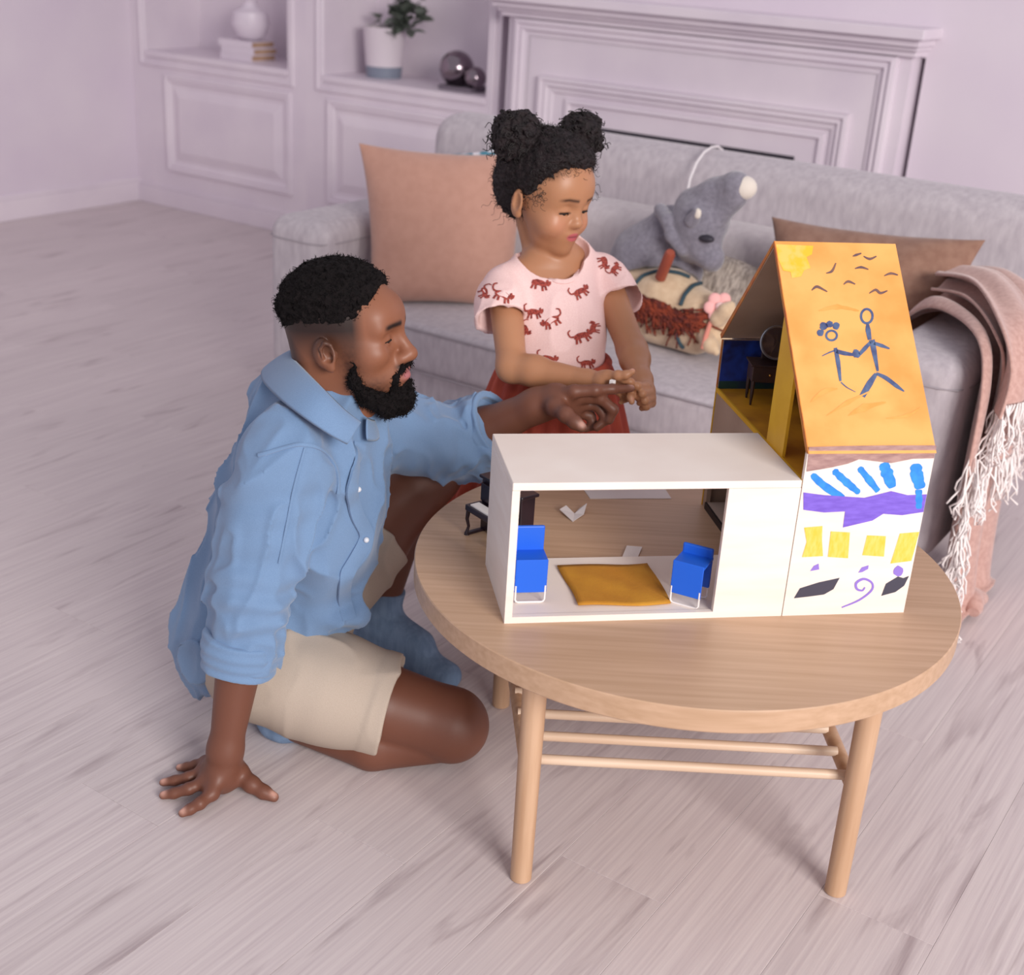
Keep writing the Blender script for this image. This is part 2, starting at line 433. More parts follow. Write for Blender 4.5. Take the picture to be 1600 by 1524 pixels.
# fireplace surround
fy = 4.60
fp = empty('fireplace_surround', (-2.29, fy, 0)); tag(fp, 'white panelled fireplace surround with mantel behind grey sofa', 'fireplace')
def FP(mb, name, m=WHITE, **k):
    mb.v = [(a+2.29, b-fy, c) for a, b, c in mb.v]; return mb.build(name, m, fp, **k)
FP(MB().box(-3.12, -1.47, fy, 5.06, 0, 1.11), 'breast')
FP(MB().frame(-3.085, -1.512, -.3, 1.105, [(0, 0), (.005, .026), (.02, .03), (.026, .018), (.042, .022), (.05, .008), (.066, .006)], fy), 'outer_moulding')
FP(MB().frame(-2.952, -1.652, -.3, .897, [(0, 0), (.004, .03), (.016, .032), (.022, .02), (.036, .024), (.044, .012), (.06, .01), (.066, 0)], fy), 'inner_moulding')
FP(MB().frame(-2.83, -1.735, -.3, .82, [(0, 0), (.003, .012), (.018, .014), (.026, .0)], fy), 'panel_moulding')
FP(MB().box(-2.74, -1.84, fy-.004, fy+.1, 0, .724), 'firebox_opening_panel', mat('firebox_black', '2A2530', .7))  # flat panel; the darkness of the open firebox is put into its colour
FP(MB().box(-3.14, -1.45, fy-.03, 4.7, 1.105, 1.125).box(-3.15, -1.44, fy-.05, 4.7, 1.125, 1.14).box(-3.16, -1.43, fy-.075, 4.7, 1.14, 1.165).box(-3.18, -1.41, fy-.11, 4.7, 1.165, 1.2), 'mantel_shelf', bev=.004)

# ---------------------------------------------------------------- things in the niches
SH = .765
def px_on(x, y, z): return onz(x, y, z)
c = onz(600, 120, SH); c[1] = 4.88; c[0] = ony(600, 110, 4.88)[0]
pot = empty('potted_plant', (c[0], c[1], SH)); tag(pot, 'white plant pot with slate blue base and grey-green sprigs in niche', 'plant')
MB().lathe([(.0, 0), (.078, 0), (.080, .002), (.084, .050)], 32).build('pot_base', mat('slate_glaze', '7F8797', .5), pot, smooth=True)
MB().lathe([(.084, .050), (.098, .212), (.100, .22), (.092, .22), (.090, .195), (.0, .195)], 32).build('pot', mat('pot_white', 'D9CFD6', .6), pot, smooth=True)
MB().lathe([(.090, .196), (.05, .203), (.0, .205)], 20).build('soil', mat('soil', '4A3D3F', .9, bump=.6, bscale=60), pot)
LEAF = mat('leaf_green', '6B7368', .6, col2='59625A', scale=20)
random.seed(3)
lf = MB()
N_ = 7
lv = []
for i in range(N_+1):
    t = i/N_; wv = .019*math.sin(math.pi*min(1, t*.92+.06))**.8
    lv += [(-wv, t*.055, .006*math.sin(t*3)), (0, t*.055, .002), (wv, t*.055, .006*math.sin(t*3))]
lf.add(lv, [(3*i+k, 3*i+k+1, 3*i+k+4, 3*i+k+3) for i in range(N_) for k in range(2)])
leaf0 = None
stems = [((.02, .0), (.15, -.03), .09, 15), ((.03, .01), (.20, -.06), .015, 16), ((.0, .0), (.16, .0), .17, 15), ((.03, -.01), (.23, -.02), .12, 16), ((.03, -.02), (.12, -.07), -.02, 12), ((.02, .02), (.22, .03), .06, 14), ((-.02, 0), (-.045, -.01), .06, 3)]
for (a, b, h, n) in stems:
    p0 = Vector((a[0], a[1], .20)); p2 = Vector((b[0], b[1], .20+h)); p1 = (p0+p2)/2 + Vector((0, 0, .06))
    pts = [p0*(1-t)**2 + p1*2*t*(1-t) + p2*t*t for t in [i/10 for i in range(11)]]
    MB().tube(pts, .0022, 5).build('stem', mat('stem_green', '5E6255', .7), pot)
    for i in range(n):
        t = .3 + .72*i/n
        q = p0*(1-t)**2 + p1*2*t*(1-t) + p2*t*t
        if leaf0 is None: o = lf.build('leaf', LEAF, pot, smooth=True, fix=False); leaf0 = o.data
        else: o = linkobj('leaf', leaf0, pot)
        o.location = q; s = random.uniform(.95, 1.4); o.scale = (s, s, s)
        o.rotation_euler = (random.uniform(-.7, .7), random.uniform(-.6, .6), random.uniform(-math.pi, math.pi))
tr = ony(735, 132, 4.80)
tray = tag(MB().box(-.085, .085, -.07, .07, 0, .012).box(-.085, .085, -.07, -.062, .012, .02).box(-.085, .085, .062, .07, .012, .02).box(-.085, -.077, -.07, .07, .012, .02).box(.077, .085, -.07, .07, .012, .02).build('tray', mat('tray_grey', '6E6470', .5), bev=.002), 'dark grey rectangular tray under the metal balls in the niche', 'tray')
tray.location = (-3.385, 4.83, SH)
CHR = mat('dark_chrome', '8C8088', .16, metal=1)
for nm, px, py, r, lab in (('metal_ball', 714, 100, .076, 'larger dark chrome ball resting on the tray in the niche'), ('metal_ball', 743, 112, .048, 'smaller dark chrome ball resting on the tray in the niche')):
    z = SH+.0115+r
    P = ony(px, py, 4.81 if r > .05 else 4.79)
    o = tag(MB().ball((0, 0, 0), r, 32, 20).build(nm, CHR, smooth=True, angle=180), lab, 'ornament', 'metal balls on the tray')
    o.location = (P[0], P[1], z)
    if r > .05: tray.location = (P[0]+.04, P[1], SH)
# books and vase
bk = ony(388, 92, 4.82); PAPER = mat('book_pages', 'C9A98C', .8, col2='8F6B52', scale=60, stretch=(.1, .1, 1)); COVER = mat('book_cover_white', 'DCD2DC', .6)
for i in range(3):
    th = .030
    r = empty('book', (bk[0]+.01*math.sin(i*2), 4.84, SH+i*(th+.0005))); r.rotation_euler = (0, 0, .03*(i-1))
    tag(r, ['bottom', 'middle', 'top'][i] + ' white book of the stack under the vase in the niche', 'book', 'books stacked in the niche')
    MB().box(-.13, .085, -.08, .08, 0, .004).box(-.13, .085, -.08, .08, th-.004, th).box(-.13, .085, -.08, -.075, .004, th-.004).build('cover', COVER, r)
    MB().box(-.124, .0845, -.0752, .076, .004, th-.004).build('pages', PAPER, r)
vz = tag(MB().lathe([(.0, 0), (.04, 0), (.07, .02), (.092, .075), (.082, .13), (.04, .15), (.03, .17), (.036, .185), (.03, .183), (.024, .17), (0, .165)], 32).build('vase', mat('vase_white', 'DDD3DE', .4), smooth=True), 'white round ceramic vase standing on the book stack', 'vase')
vz.location = (bk[0]-.0, 4.84, SH+.0915)
# ================================================================ coffee table
OAK = mat('oak_veneer', 'C4A286', .42, col2='B39173', scale=4.5, stretch=(.7, 24, 24), detail=9, lo=.28, hi=.7)
OAKL = mat('oak_turned', 'C8A587', .45, col2='B38C6C', scale=4, stretch=(14, 14, 1), detail=6, lo=.3, hi=.7)
OAKR = mat('oak_rod', 'DDC5AE', .45, col2='CDAF95', scale=4, stretch=(1, 14, 14), detail=6, lo=.3, hi=.7)
TH = math.radians(33.9)
tb = empty('coffee_table', (-.824, 1.82, 0), TH); tag(tb, 'round oak coffee table with rod shelf carrying the dollhouse', 'table')
MB().lathe([(0, .422), (.4475, .422), (.45, .4245), (.45, .4582), (.4485, .46), (0, .46)], 160).build('tabletop', OAK, tb, smooth=True, angle=30)
LEG = [(-.245, -.257), (.272, -.252), (-.285, .257), (.262, .257)]
for (a, b) in LEG:
    MB().lathe([(0, 0), (.0155, 0), (.0175, .002), (.0195, .425)], 24, (a, b, 0)).build('leg', OAKL, tb, smooth=True)
for a, b in ((LEG[0], LEG[2]), (LEG[1], LEG[3])):
    MB().tube([(a[0], a[1], .2), (b[0], b[1], .2)], .0125, 16).build('side_rail', OAKL, tb, smooth=True)
for i in range(8):
    v = -.225 + i*.0655
    t = (v+.257)/.514
    MB().tube([(-.250-.04*t, v, .21), (.265-.01*t, v, .21)], .0082, 12).build('rod', OAKR, tb, smooth=True)

# ================================================================ dollhouse
HH = math.radians(43.46); HO = np.array([-.937, 1.454, .46]); HWd = np.array([math.cos(HH), math.sin(HH), 0]); HD = np.array([-math.sin(HH), math.cos(HH), 0])
def hw(a, d, z): return HO + HWd*a + HD*d + np.array([0, 0, z])
def hloc(P): q = np.array(P)-HO; return (q @ HWd, q @ HD, q[2])
PLY = mat('plywood_white', 'F0E5DC', .5, col2='E9DBD1', scale=6, stretch=(1, 1, 6))
RAW = mat('plywood_raw', 'B19A88', .6, col2='A58D7B', scale=9)
bx = empty('dollhouse_room', HO, HH); tag(bx, 'white plywood dollhouse room, open fronted box on the coffee table', 'dollhouse')
MB().box(0, .4385, 0, .2, 0, .0085).build('floor_board', PLY, bx)
MB().box(0, .4385, 0, .2, .2175, .2295).build('roof_board', PLY, bx, bev=.001, seg=1)
MB().box(0, .0115, 0, .2, .0085, .2175).build('side_board', PLY, bx)
MB().box(.326, .4385, 0, .009, .0085, .2175).build('front_board', PLY, bx)
MB().box(.4275, .4385, .009, .2, .0085, .2175).build('side_board', PLY, bx)
MB().box(.0115, .326, 0.0, .009, .0085, .0105).build('threshold', PLY, bx)

ORANGE = mat('orange_paint', 'EDAC60', .5, col2='E0964A', scale=9, detail=5, lo=.36, hi=.6)
OCHRE = mat('ochre_paint', 'CF9420', .5, col2='A8701C', scale=14, lo=.3, hi=.6)
YEL = mat('yellow_board', 'E0B22A', .5, col2='D2A01F', scale=10)
gh = empty('dollhouse_tower', hw(.44, 0, 0), HH); tag(gh, 'dollhouse tower with painted orange roof and open attic', 'dollhouse')
GW = .203
FW = MB().box(0, GW, 0, .008, 0, .275).build('front_wall', PLY, gh)
MB().add([(0, .008, 0), (0, .225, 0), (0, .225, .13), (0, .41, .13), (0, .41, 0), (0, .43, 0), (0, .43, .222), (0, .008, .222), (.008, .008, 0), (.008, .225, 0), (.008, .225, .13), (.008, .41, .13), (.008, .41, 0), (.008, .43, 0), (.008, .43, .222), (.008, .008, .222)],
    [(0, 1, 2, 7), (2, 3, 6, 7), (3, 4, 5, 6), (8, 15, 10, 9), (10, 15, 14, 11), (11, 14, 13, 12)] + [(i, (i+1) % 8, 8+(i+1) % 8, 8+i) for i in range(8)]).build('side_wall', RAW, gh)
MB().box(0, .195, .225, .41, 0, .012).build('ground_floor', mat('attic_floor_pale', 'B9A598', .6), gh)
MB().box(-.002, .002, .225, .41, 0, .0125).build('painted_edge', mat('edge_dark', '241C20', .5), gh)
MB().prism([(GW-.008, .008, 0), (GW-.008, .43, 0), (GW-.008, .43, .318), (GW-.008, .247, .522), (GW-.008, .008, .27)], (.008, 0, 0)).build('side_wall', RAW, gh)
bwall = MB().box(.0005, GW-.008, .424, .43, 0, .318).build('back_wall', RAW, gh)
MB().box(0.001, GW-.008, .008, .424, .222, .2285).build('attic_floor', OCHRE, gh)
roof = MB().prism([(0, -.004, .274), (0, .247, .534), (0, .247, .522), (0, .006, .271)], (GW, 0, 0)).build('roof_panel', ORANGE, gh)
MB().prism([(0, .247, .534), (0, .441, .323), (0, .434, .319), (0, .247, .522)], (GW, 0, 0)).build('roof_panel', RAW, gh)
MB().box(.001, .006, .095, .167, .2285, .40).build('attic_post', YEL, gh)
for o in gh.children:
    if o.name.startswith('attic_post'):
        me = o.data                              # cut to the slope of the roof
        for v in me.vertices:
            if v.co.z > .3: v.co.z = .270 + (v.co.y-.008)*1.0375
EDGE = mat('edge_paint_red', 'B5602C', .5, col2='C9822F', scale=40)
MB().prism([(-.0012, .247, .5345), (-.0012, .4415, .3235), (-.0012, .4345, .318), (-.0012, .247, .526)], (.0014, 0, 0)).build('painted_edge', EDGE, gh)
MB().prism([(-.0012, -.0045, .2745), (-.0012, .247, .5345), (-.0012, .247, .526), (-.0012, .004, .2745)], (.0014, 0, 0)).build('painted_edge', EDGE, gh)
MB().box(-.0012, .0002, .426, .4305, .23, .318).build('painted_edge', EDGE, gh)
MB().box(-.0012, .002, .004, .43, .2215, .2295).build('painted_edge', YEL, gh)
MB().box(-.0012, .0002, .426, .4305, .0, .222).build('painted_edge', YEL, gh)
# painted blue landscape on the attic back wall
BLU = mat('night_blue_paint', '1C3D9A', .45, col2='131E55', scale=22, lo=.38, hi=.56)
MB().box(.0008, GW-.008, .4225, .4238, .242, .318).build('painted_sky', BLU, gh)
MB().box(.0008, GW-.008, .4222, .4238, .2285, .243).build('painted_grass', mat('green_paint', '1D4A38', .5, col2='16324A', scale=30), gh)

# --- the child's painting, as thin paint on the flat faces
front_p, front_n = hw(0, 0, 0), HD
r0, r1 = hw(.44, -.004, .274), hw(.44, .247, .534)
roof_n = np.cross(HWd, r1-r0); roof_n /= np.linalg.norm(roof_n)
if roof_n[2] < 0: roof_n = -roof_n
GI = (Matrix.Translation(Vector(hw(.44, 0, 0))) @ Matrix.Rotation(HH, 4, 'Z')).inverted()
def crop6(x, y): return 1090+x/2.3805, 360+y/2.3813
LIFT = [0]
def paint(name, polys, face, m):
    """polys: lists of crop pixels; laid as a thin coat on the face"""
    mb = MB(); p0, n = (front_p, -front_n) if face == 'front' else (r0, roof_n)
    LIFT[0] += 1; lift = .0004 + .00003*(LIFT[0] % 9)
    for poly in polys:
        pts = []
        for q in poly:
            P = onplane(*crop6(*q), p0, n)
            l = GI @ Vector(P)
            l.x = min(max(l.x, .0005), GW-.0005)
            P = np.array((gh_m @ l))
            pts.append(P + n*lift)
        vs = [tuple(GI @ Vector(p)) for p in pts]
        mb.add(vs, [tuple(range(len(vs)))])
    o = mb.build(name, m, gh, fix=False)
    bm = bmesh.new(); bm.from_mesh(o.data); bmesh.ops.triangulate(bm, faces=bm.faces, ngon_method='EAR_CLIP')
    bmesh.ops.recalc_face_normals(bm, faces=bm.faces); bm.to_mesh(o.data); bm.free()
    return o
gh_m = Matrix.Translation(Vector(hw(.44, 0, 0))) @ Matrix.Rotation(HH, 4, 'Z')
def stroke(pts, ws, n=5, jit=0):
    """ribbon outline for a brush stroke through pts with widths ws (Catmull-Rom)"""
    P = [np.array(p, float) for p in pts]; m = len(P)
    W = ws if hasattr(ws, '__len__') else [ws]*m
    C_, V_ = [], []
    for i in range(m-1):
        a, b, c_, d = P[max(i-1, 0)], P[i], P[i+1], P[min(i+2, m-1)]
        for k in range(n):
            t = k/n
            C_.append(.5*((2*b)+(-a+c_)*t+(2*a-5*b+4*c_-d)*t*t+(-a+3*b-3*c_+d)*t**3)); V_.append(W[i]*(1-t)+W[i+1]*t)
    C_.append(P[-1]); V_.append(W[-1])
    L, R = [], []
    for i in range(len(C_)):
        T = C_[min(i+1, len(C_)-1)]-C_[max(i-1, 0)]; T = T/(np.linalg.norm(T)+1e-9); Nn = np.array([-T[1], T[0]])
        j = 1+random.uniform(-jit, jit)
        L.append(tuple(C_[i]+Nn*V_[i]*.5*j)); R.append(tuple(C_[i]-Nn*V_[i]*.5*j))
    return L + R[::-1]
def ring(c, rx, ry, w_, n=20):
    out = [(c[0]+rx*math.cos(t*2*math.pi/n), c[1]+ry*math.sin(t*2*math.pi/n)) for t in range(n+1)]
    inn = [(c[0]+(rx-w_)*math.cos(t*2*math.pi/n), c[1]+(ry-w_)*math.sin(t*2*math.pi/n)) for t in range(n+1)]
    return [[out[i], out[i+1], inn[i+1], inn[i]] for i in range(n)]
def blob(c, r, n=12, j=.15): return [(c[0]+r*random.uniform(1-j, 1+j)*math.cos(2*math.pi*k/n), c[1]+r*random.uniform(1-j, 1+j)*math.sin(2*math.pi*k/n)) for k in range(n)]
random.seed(11)
P_YEL = mat('paint_sun', 'F3B62C', .5, col2='F9BE60', scale=50, lo=.4, hi=.6)
P_DK = mat('paint_bird', '5A4650', .5, col2='7A5A50', scale=60)
P_FIG = mat('paint_figure', '55698C', .5, col2='414A72', scale=60)
P_BRN = mat('paint_brown', '93706E', .5, col2='AE8C86', scale=45, stretch=(1, 1, 3))
P_BLU = mat('paint_blue', '1F7BD6', .5, col2='2F8FE0', scale=70)
P_PUR = mat('paint_purple', '7E62D2', .5, col2='6F52C2', scale=40, stretch=(1, 1, 4))
P_GLD = mat('paint_gold', 'EEC03E', .5, col2='F2CC66', scale=60, stretch=(3, 3, 1))
P_BLK = mat('paint_black', '3F3E4E', .5)
P_PUL = mat('paint_lilac', '8E74CE', .5)
P_ORG = mat('paint_orange_deep', 'DD9848', .5, col2='E6A355', scale=40)
paint('painted_sun', [[(291, 52), (430, 58), (425, 90), (405, 100), (420, 140), (395, 150), (385, 172), (350, 178), (345, 155), (318, 150), (300, 110)]], 'roof', P_YEL)
for s in ([(577, 97), (590, 92), (609, 86)], [(617, 97), (640, 107), (665, 97)], [(478, 160), (500, 152), (514, 122)], [(585, 143), (608, 138), (635, 146)], [(694, 170), (718, 161), (745, 167)], [(543, 202), (560, 191), (586, 201)], [(424, 224), (438, 212), (450, 212), (482, 229)], [(638, 235), (662, 222), (680, 234), (706, 225)]):
    k = len(s); paint('painted_bird', [stroke(s, [3]+[10]*(k-2)+[4])], 'roof', P_DK)
paint('painted_tall_figure', ring((629, 320), 26, 31, 9) + [stroke([(632, 350), (634, 372), (640, 408)], [10, 20, 14]), stroke([(648, 408), (656, 450), (670, 525)], [22, 20, 8]),
    stroke([(648, 412), (622, 440), (602, 462)], [10, 16, 12]), blob((590, 460), 16), stroke([(655, 420), (685, 430), (714, 441)], [12, 14, 5]), stroke([(664, 534), (640, 570), (612, 618)], [12, 24, 22]), stroke([(664, 533), (700, 550), (740, 580), (768, 600)], [10, 16, 15, 4])], 'roof', P_FIG)
paint('painted_small_figure', ring((498, 392), 24, 22, 8) + [blob((468, 357), 15), blob((490, 350), 13), blob((514, 357), 14), blob((457, 382), 13), stroke([(512, 438), (522, 490), (531, 562)], [13, 17, 8]), stroke([(515, 450), (545, 458), (582, 464)], [15, 16, 10]),
    stroke([(463, 468), (490, 455), (510, 448)], [3, 5, 6]), stroke([(533, 566), (555, 585), (587, 602)], [5, 4, 2])], 'roof', P_FIG)
for s, wd in (([(560, 690), (620, 660), (700, 640)], 26), ([(420, 640), (470, 600), (520, 590)], 20), ([(450, 300), (520, 285), (600, 300)], 18), ([(480, 690), (560, 640), (640, 600)], 14), ([(700, 700), (780, 690), (830, 660)], 14)):
    paint('painted_streak', [stroke(s, [2, wd, 3], jit=.3)], 'roof', P_ORG)
paint('painted_brown_band', [[(412, 806), (560, 802), (720, 800), (893, 800), (896, 848), (800, 850), (720, 866), (600, 852), (560, 868), (500, 882), (404, 898)]], 'front', P_BRN)
for s, wd in (([(424, 908), (470, 950), (545, 1000)], 32), ([(505, 892), (545, 930), (602, 978)], 30), ([(600, 882), (635, 925), (672, 972)], 30), ([(690, 865), (705, 905), (725, 958)], 46), ([(812, 868), (815, 910), (830, 962)], 46)):
    paint('painted_blue_stroke', [stroke([s[0], tuple(np.array(s[0])*.8+np.array(s[1])*.2), s[1], tuple(np.array(s[2])*.85+np.array(s[1])*.15), s[2]], [wd*.35, wd*.85, wd, wd*.8, wd*.3], jit=.16)], 'front', P_BLU)
paint('painted_purple_band', [[(393, 975), (470, 985), (620, 995), (720, 970), (780, 985), (866, 982), (856, 1048), (760, 1060), (690, 1055), (650, 1080), (540, 1106), (548, 1046), (470, 1050), (393, 1040)]], 'front', P_PUR)
paint('painted_blue_drip', [stroke([(822, 965), (823, 1000), (822, 1036)], [28, 26, 18], jit=.2)], 'front', P_BLU)
for q in ([(396, 1106), (464, 1100), (462, 1150), (466, 1212), (388, 1216), (405, 1160)], [(495, 1120), (566, 1124), (559, 1220), (484, 1215)], [(630, 1135), (700, 1138), (693, 1214), (612, 1209)], [(752, 1128), (828, 1122), (795, 1230), (717, 1240)]):
    paint('painted_yellow_patch', [q], 'front', P_GLD)
for q in ([(418, 1268), (432, 1248), (450, 1240), (452, 1262)], [(597, 1274), (610, 1254), (636, 1246), (634, 1260), (612, 1272)], blob((745, 1268), 19)):
    paint('painted_lilac_dab', [q], 'front', P_PUL)
for q in ([(358, 1369), (380, 1332), (450, 1310), (528, 1293), (505, 1335), (470, 1355), (420, 1362)], [(683, 1360), (700, 1315), (745, 1288), (765, 1294), (786, 1286), (768, 1322), (735, 1346)]):
    paint('painted_black_patch', [q], 'front', P_BLK)
paint('painted_swirl', [stroke([(536, 1403), (600, 1376), (646, 1340), (648, 1312), (618, 1297), (590, 1312), (592, 1334), (612, 1340), (622, 1328)], [5, 7, 8, 8, 9, 10, 9, 7, 5])], 'front', P_PUL)

# ================================================================ things in and around the dollhouse
def place(o, a, d, z, rz=0): o.location = hw(a, d, z); o.rotation_euler = (0, 0, HH+rz); return o
rug = MB(); n = 14
for i in range(n+1):
    for j in range(n+1):
        u_, v_ = i/n, j/n
        rug.v.append((.002*math.sin(v_*5)+.148*u_ - .004*v_*(1-u_), .138*v_+.003*math.sin(u_*7), .001+.0012*math.sin(u_*9+v_*3)*math.sin(v_*7)+.0022*max(0, .2-v_)*5*max(0, .3-u_)*3))
rug.f = [(i*(n+1)+j, (i+1)*(n+1)+j, (i+1)*(n+1)+j+1, i*(n+1)+j+1) for i in range(n) for j in range(n)]
rg = rug.build('felt_rug', mat('mustard_felt', 'C88E28', .85, col2='B97C20', scale=14, bump=.3, bscale=300), smooth=True, angle=180)
sm = rg.modifiers.new('s', 'SOLIDIFY'); sm.thickness = .002; sm.offset = 0
tag(place(rg, .119, .028, .0105), 'mustard felt rug on the dollhouse room floor', 'rug')
BLUP = mat('blue_plastic_card', '1560D8', .5); WIRE = mat('white_wire', 'E9E2E0', .4)
def toy_chair(a, d, rz, label, bh=.112):
    r = empty('toy_chair', (0, 0, 0)); tag(r, label, 'toy chair', 'blue toy chairs in the dollhouse'); place(r, a, d, .0085, rz)
    # front apron and back are blue cards; the seat runs between; a wire frame carries them. local -y is the chair's front
    W_, D_ = .050, .044
    MB().box(-W_/2, W_/2, -D_/2-.002, -D_/2, .018, .074).build('front_card', BLUP, r, bev=.0008, seg=1)
    MB().box(-W_/2, W_/2, -D_/2, D_/2, .068, .072).build('seat', BLUP, r)
    MB().box(-W_/2, W_/2, D_/2-.006, D_/2, .02, bh).build('backrest', BLUP, r, bev=.0025, seg=2)
    for y in (-D_/2-.001, D_/2-.003):
        MB().tube([(-W_/2+.002, y, .03), (-W_/2+.002, y, .006), (-W_/2+.004, y, .0025), (-W_/2+.007, y, .0015), (W_/2-.007, y, .0015), (W_/2-.004, y, .0025), (W_/2-.002, y, .006), (W_/2-.002, y, .03)], .0016, 8).build('wire_leg', WIRE, r, smooth=True)
    return r
toy_chair(.0465, .071, math.radians(0), 'tall-backed blue toy chair at the toy piano end of the dollhouse room')
toy_chair(.300, .043, math.radians(-36), 'low-backed blue toy chair turned askew near the dollhouse tower', .088)
PAP = mat('paper_white', 'DDD3D0', .8)
def scrap(name, pts, label, curl=0):
    mb = MB(); cx = np.mean([p[0] for p in pts]); cy = np.mean([p[1] for p in pts])
    vs = [(p[0]-cx, p[1]-cy, .0007 + (p[2] if len(p) > 2 else 0)) for p in pts]
    o = mb.add(vs + [(0, 0, .0007)], [(i, (i+1) % len(vs), len(vs)) for i in range(len(vs))]).build(name, PAP)
    sm = o.modifiers.new('s', 'SOLIDIFY'); sm.thickness = .0012; sm.offset = 0
    tag(place(o, cx, cy, 0), label, 'paper', 'paper scraps by the dollhouse'); return o
def hp(x, y): P = onz(x, y, .46); l = hloc(P); return (l[0], l[1])
scrap('paper_scrap', [(*hp(874, 803), .008), hp(895, 816), (*hp(912, 806), .002), (*hp(916, 797), .012), (*hp(905, 798), .003), (*hp(896, 806), .0), (*hp(884, 797), .008)], 'small curled white paper scrap on the table behind the dollhouse room')
scrap('paper_card', [(*hp(969, 880), .002), hp(992, 883), (*hp(1003, 858), .003), (*hp(979, 857), .004)], 'small flat white paper card at the back edge of the dollhouse room')
scrap('paper_sheet', [hp(922, 780), hp(1049, 780), hp(1036, 760), hp(908, 760)], 'white paper sheet lying on the table behind the dollhouse')
# toy upright piano
EB = mat('ebony_plastic', '1E141C', .28, col2='2A1A22', scale=20)
pn = empty('toy_piano'); place(pn, .035, .285, 0, math.radians(-62)); tag(pn, 'dark ebony toy upright piano standing behind the dollhouse room', 'toy piano')
MB().box(-.055, .055, .0, .03, .004, .098).build('case', EB, pn, bev=.002)
MB().box(-.06, .06, -.004, .034, .098, .104).build('lid', EB, pn, bev=.002)
MB().box(-.055, .055, -.034, .0, .045, .056).build('key_bed', EB, pn, bev=.0015)
MB().box(-.045, .045, -.030, -.012, .056, .0585).build('keyboard', mat('ivory_keys', 'E9E4E0', .4), pn)
MB().box(-.05, .05, -.006, .001, .06, .092).build('music_panel', EB, pn, bev=.001)
for sx in (-.05, .05):
    MB().tube([(sx, -.030, .045), (sx, -.032, .03), (sx, -.028, .015), (sx, -.031, .006), (sx, -.031, 0)], [.004, .0032, .0026, .003, .005], 10).build('leg', EB, pn, smooth=True)
    MB().box(sx-.004, sx+.004, -.034, .034, 0, .005).build('foot', EB, pn, bev=.001)
# dark vanity with a round mirror in the attic
DKW = mat('dark_stained_wood', '2A1E22', .4, col2='3A2620', scale=25)
vt = empty('toy_vanity'); vt.location = hw(.520, .350, .2285); vt.rotation_euler = (0, 0, HH+math.radians(-8)); tag(vt, 'dark wooden toy dressing table in the dollhouse attic', 'toy furniture')
MB().box(-.05, .05, -.022, .022, .042, .07).build('drawer_case', DKW, vt, bev=.001)
MB().box(-.054, .054, -.025, .025, .07, .0735).build('top', DKW, vt, bev=.001)
MB().box(-.03, .05, .012, .02, .0735, .105).build('mirror_support', DKW, vt, bev=.001)
for sx in (-.046, .046):
    for sy in (-.019, .019):
        MB().tube([(sx, sy, .044), (sx, sy, .02), (sx, sy, 0)], [.0038, .0032, .0018], 8).build('leg', DKW, vt, smooth=True)
for i in range(2):
    MB().ball((-.02+i*.04, -.0235, .056), .0025, 8, 6).build('knob', mat('brass_knob', 'C89A50', .3, metal=1), vt, smooth=True)
M_ = Matrix.Rotation(math.radians(78), 4, 'X')
mr = MB().lathe([(.0, 0), (.028, 0), (.030, .002), (.030, .005), (.0285, .0065), (.026, .005), (.026, .0042)], 28); mr.v = [tuple(M_ @ Vector(v) + Vector((-.012, -.006, .110))) for v in mr.v]; mf = mr.build('mirror_frame', mat('mirror_rim', '9AA0AA', .3, metal=.8), vt, smooth=True)
mr = MB().lathe([(.0259, .0043), (0, .0043)], 28); mr.v = [tuple(M_ @ Vector(v) + Vector((-.012, -.006, .110))) for v in mr.v]; mr.build('mirror_glass', mat('mirror_glass', '8FA3C4', .12, metal=.9), mf, fix=False)
# ================================================================ sofa
FAB = mat('grey_sofa_fabric', 'C2BABF', .9, col2='ADA4AB', scale=60, stretch=(1, 1, .35), detail=6, lo=.3, hi=.7, bump=.25, bscale=350, sheen=.2)
FABL = mat('light_back_fabric', 'CFC6C8', .9, col2='BFB5B8', scale=60, stretch=(1, 1, .4), detail=6, lo=.3, hi=.7, bump=.25, bscale=350, sheen=.2)
SX0, SX1, SY0, SY1 = -2.66, -.645, 2.735, 3.70
sf = empty('sofa', ((SX0+SX1)/2, (SY0+SY1)/2, 0)); tag(sf, 'light grey fabric sofa behind the girl with cushions and toys', 'sofa')
def SP(mb, name, m=FAB, par=sf, **k):
    mb.v = [(a-(SX0+SX1)/2, b-(SY0+SY1)/2, c) for a, b, c in mb.v]; return mb.build(name, m, par, smooth=True, **k)
def rbox(x0, x1, y0, y1, z0, z1, lean=0):
    mb = MB(); mb.box(x0, x1, y0, y1, z0, z1)
    if lean: mb.v = [(a, b+lean*(c-z0), c) for a, b, c in mb.v]
    return mb
PIPE = mat('piping_grey', 'A29AA0', .9)
SP(rbox(-2.45, -.85, 2.76, 3.62, .16, .29), 'base', bev=.02, seg=4, angle=60)
sc = SP(rbox(-2.452, -.848, 2.735, 3.40, .275, .415), 'seat_cushion', bev=.035, seg=6, angle=60)
bk_ = SP(rbox(SX0, SX1, 3.44, 3.64, .16, .865, .05), 'backrest', bev=.085, seg=8, angle=60)
for x0, x1 in ((SX0, -2.44), (-.86, SX1)):
    ar = SP(rbox(x0, x1, 2.725, 3.60, .16, .635), 'armrest', bev=.055, seg=8, angle=60)
    SP(MB().tube([(x0-.001, 3.4, .575), (x0-.001, 2.79, .575), (x0+.012, 2.738, .575), (x0+.05, 2.7235, .575), (x1-.05, 2.7235, .575), (x1-.012, 2.738, .575), (x1+.001, 2.79, .575), (x1+.001, 3.4, .575)], .0022, 6), 'piping', PIPE, ar)
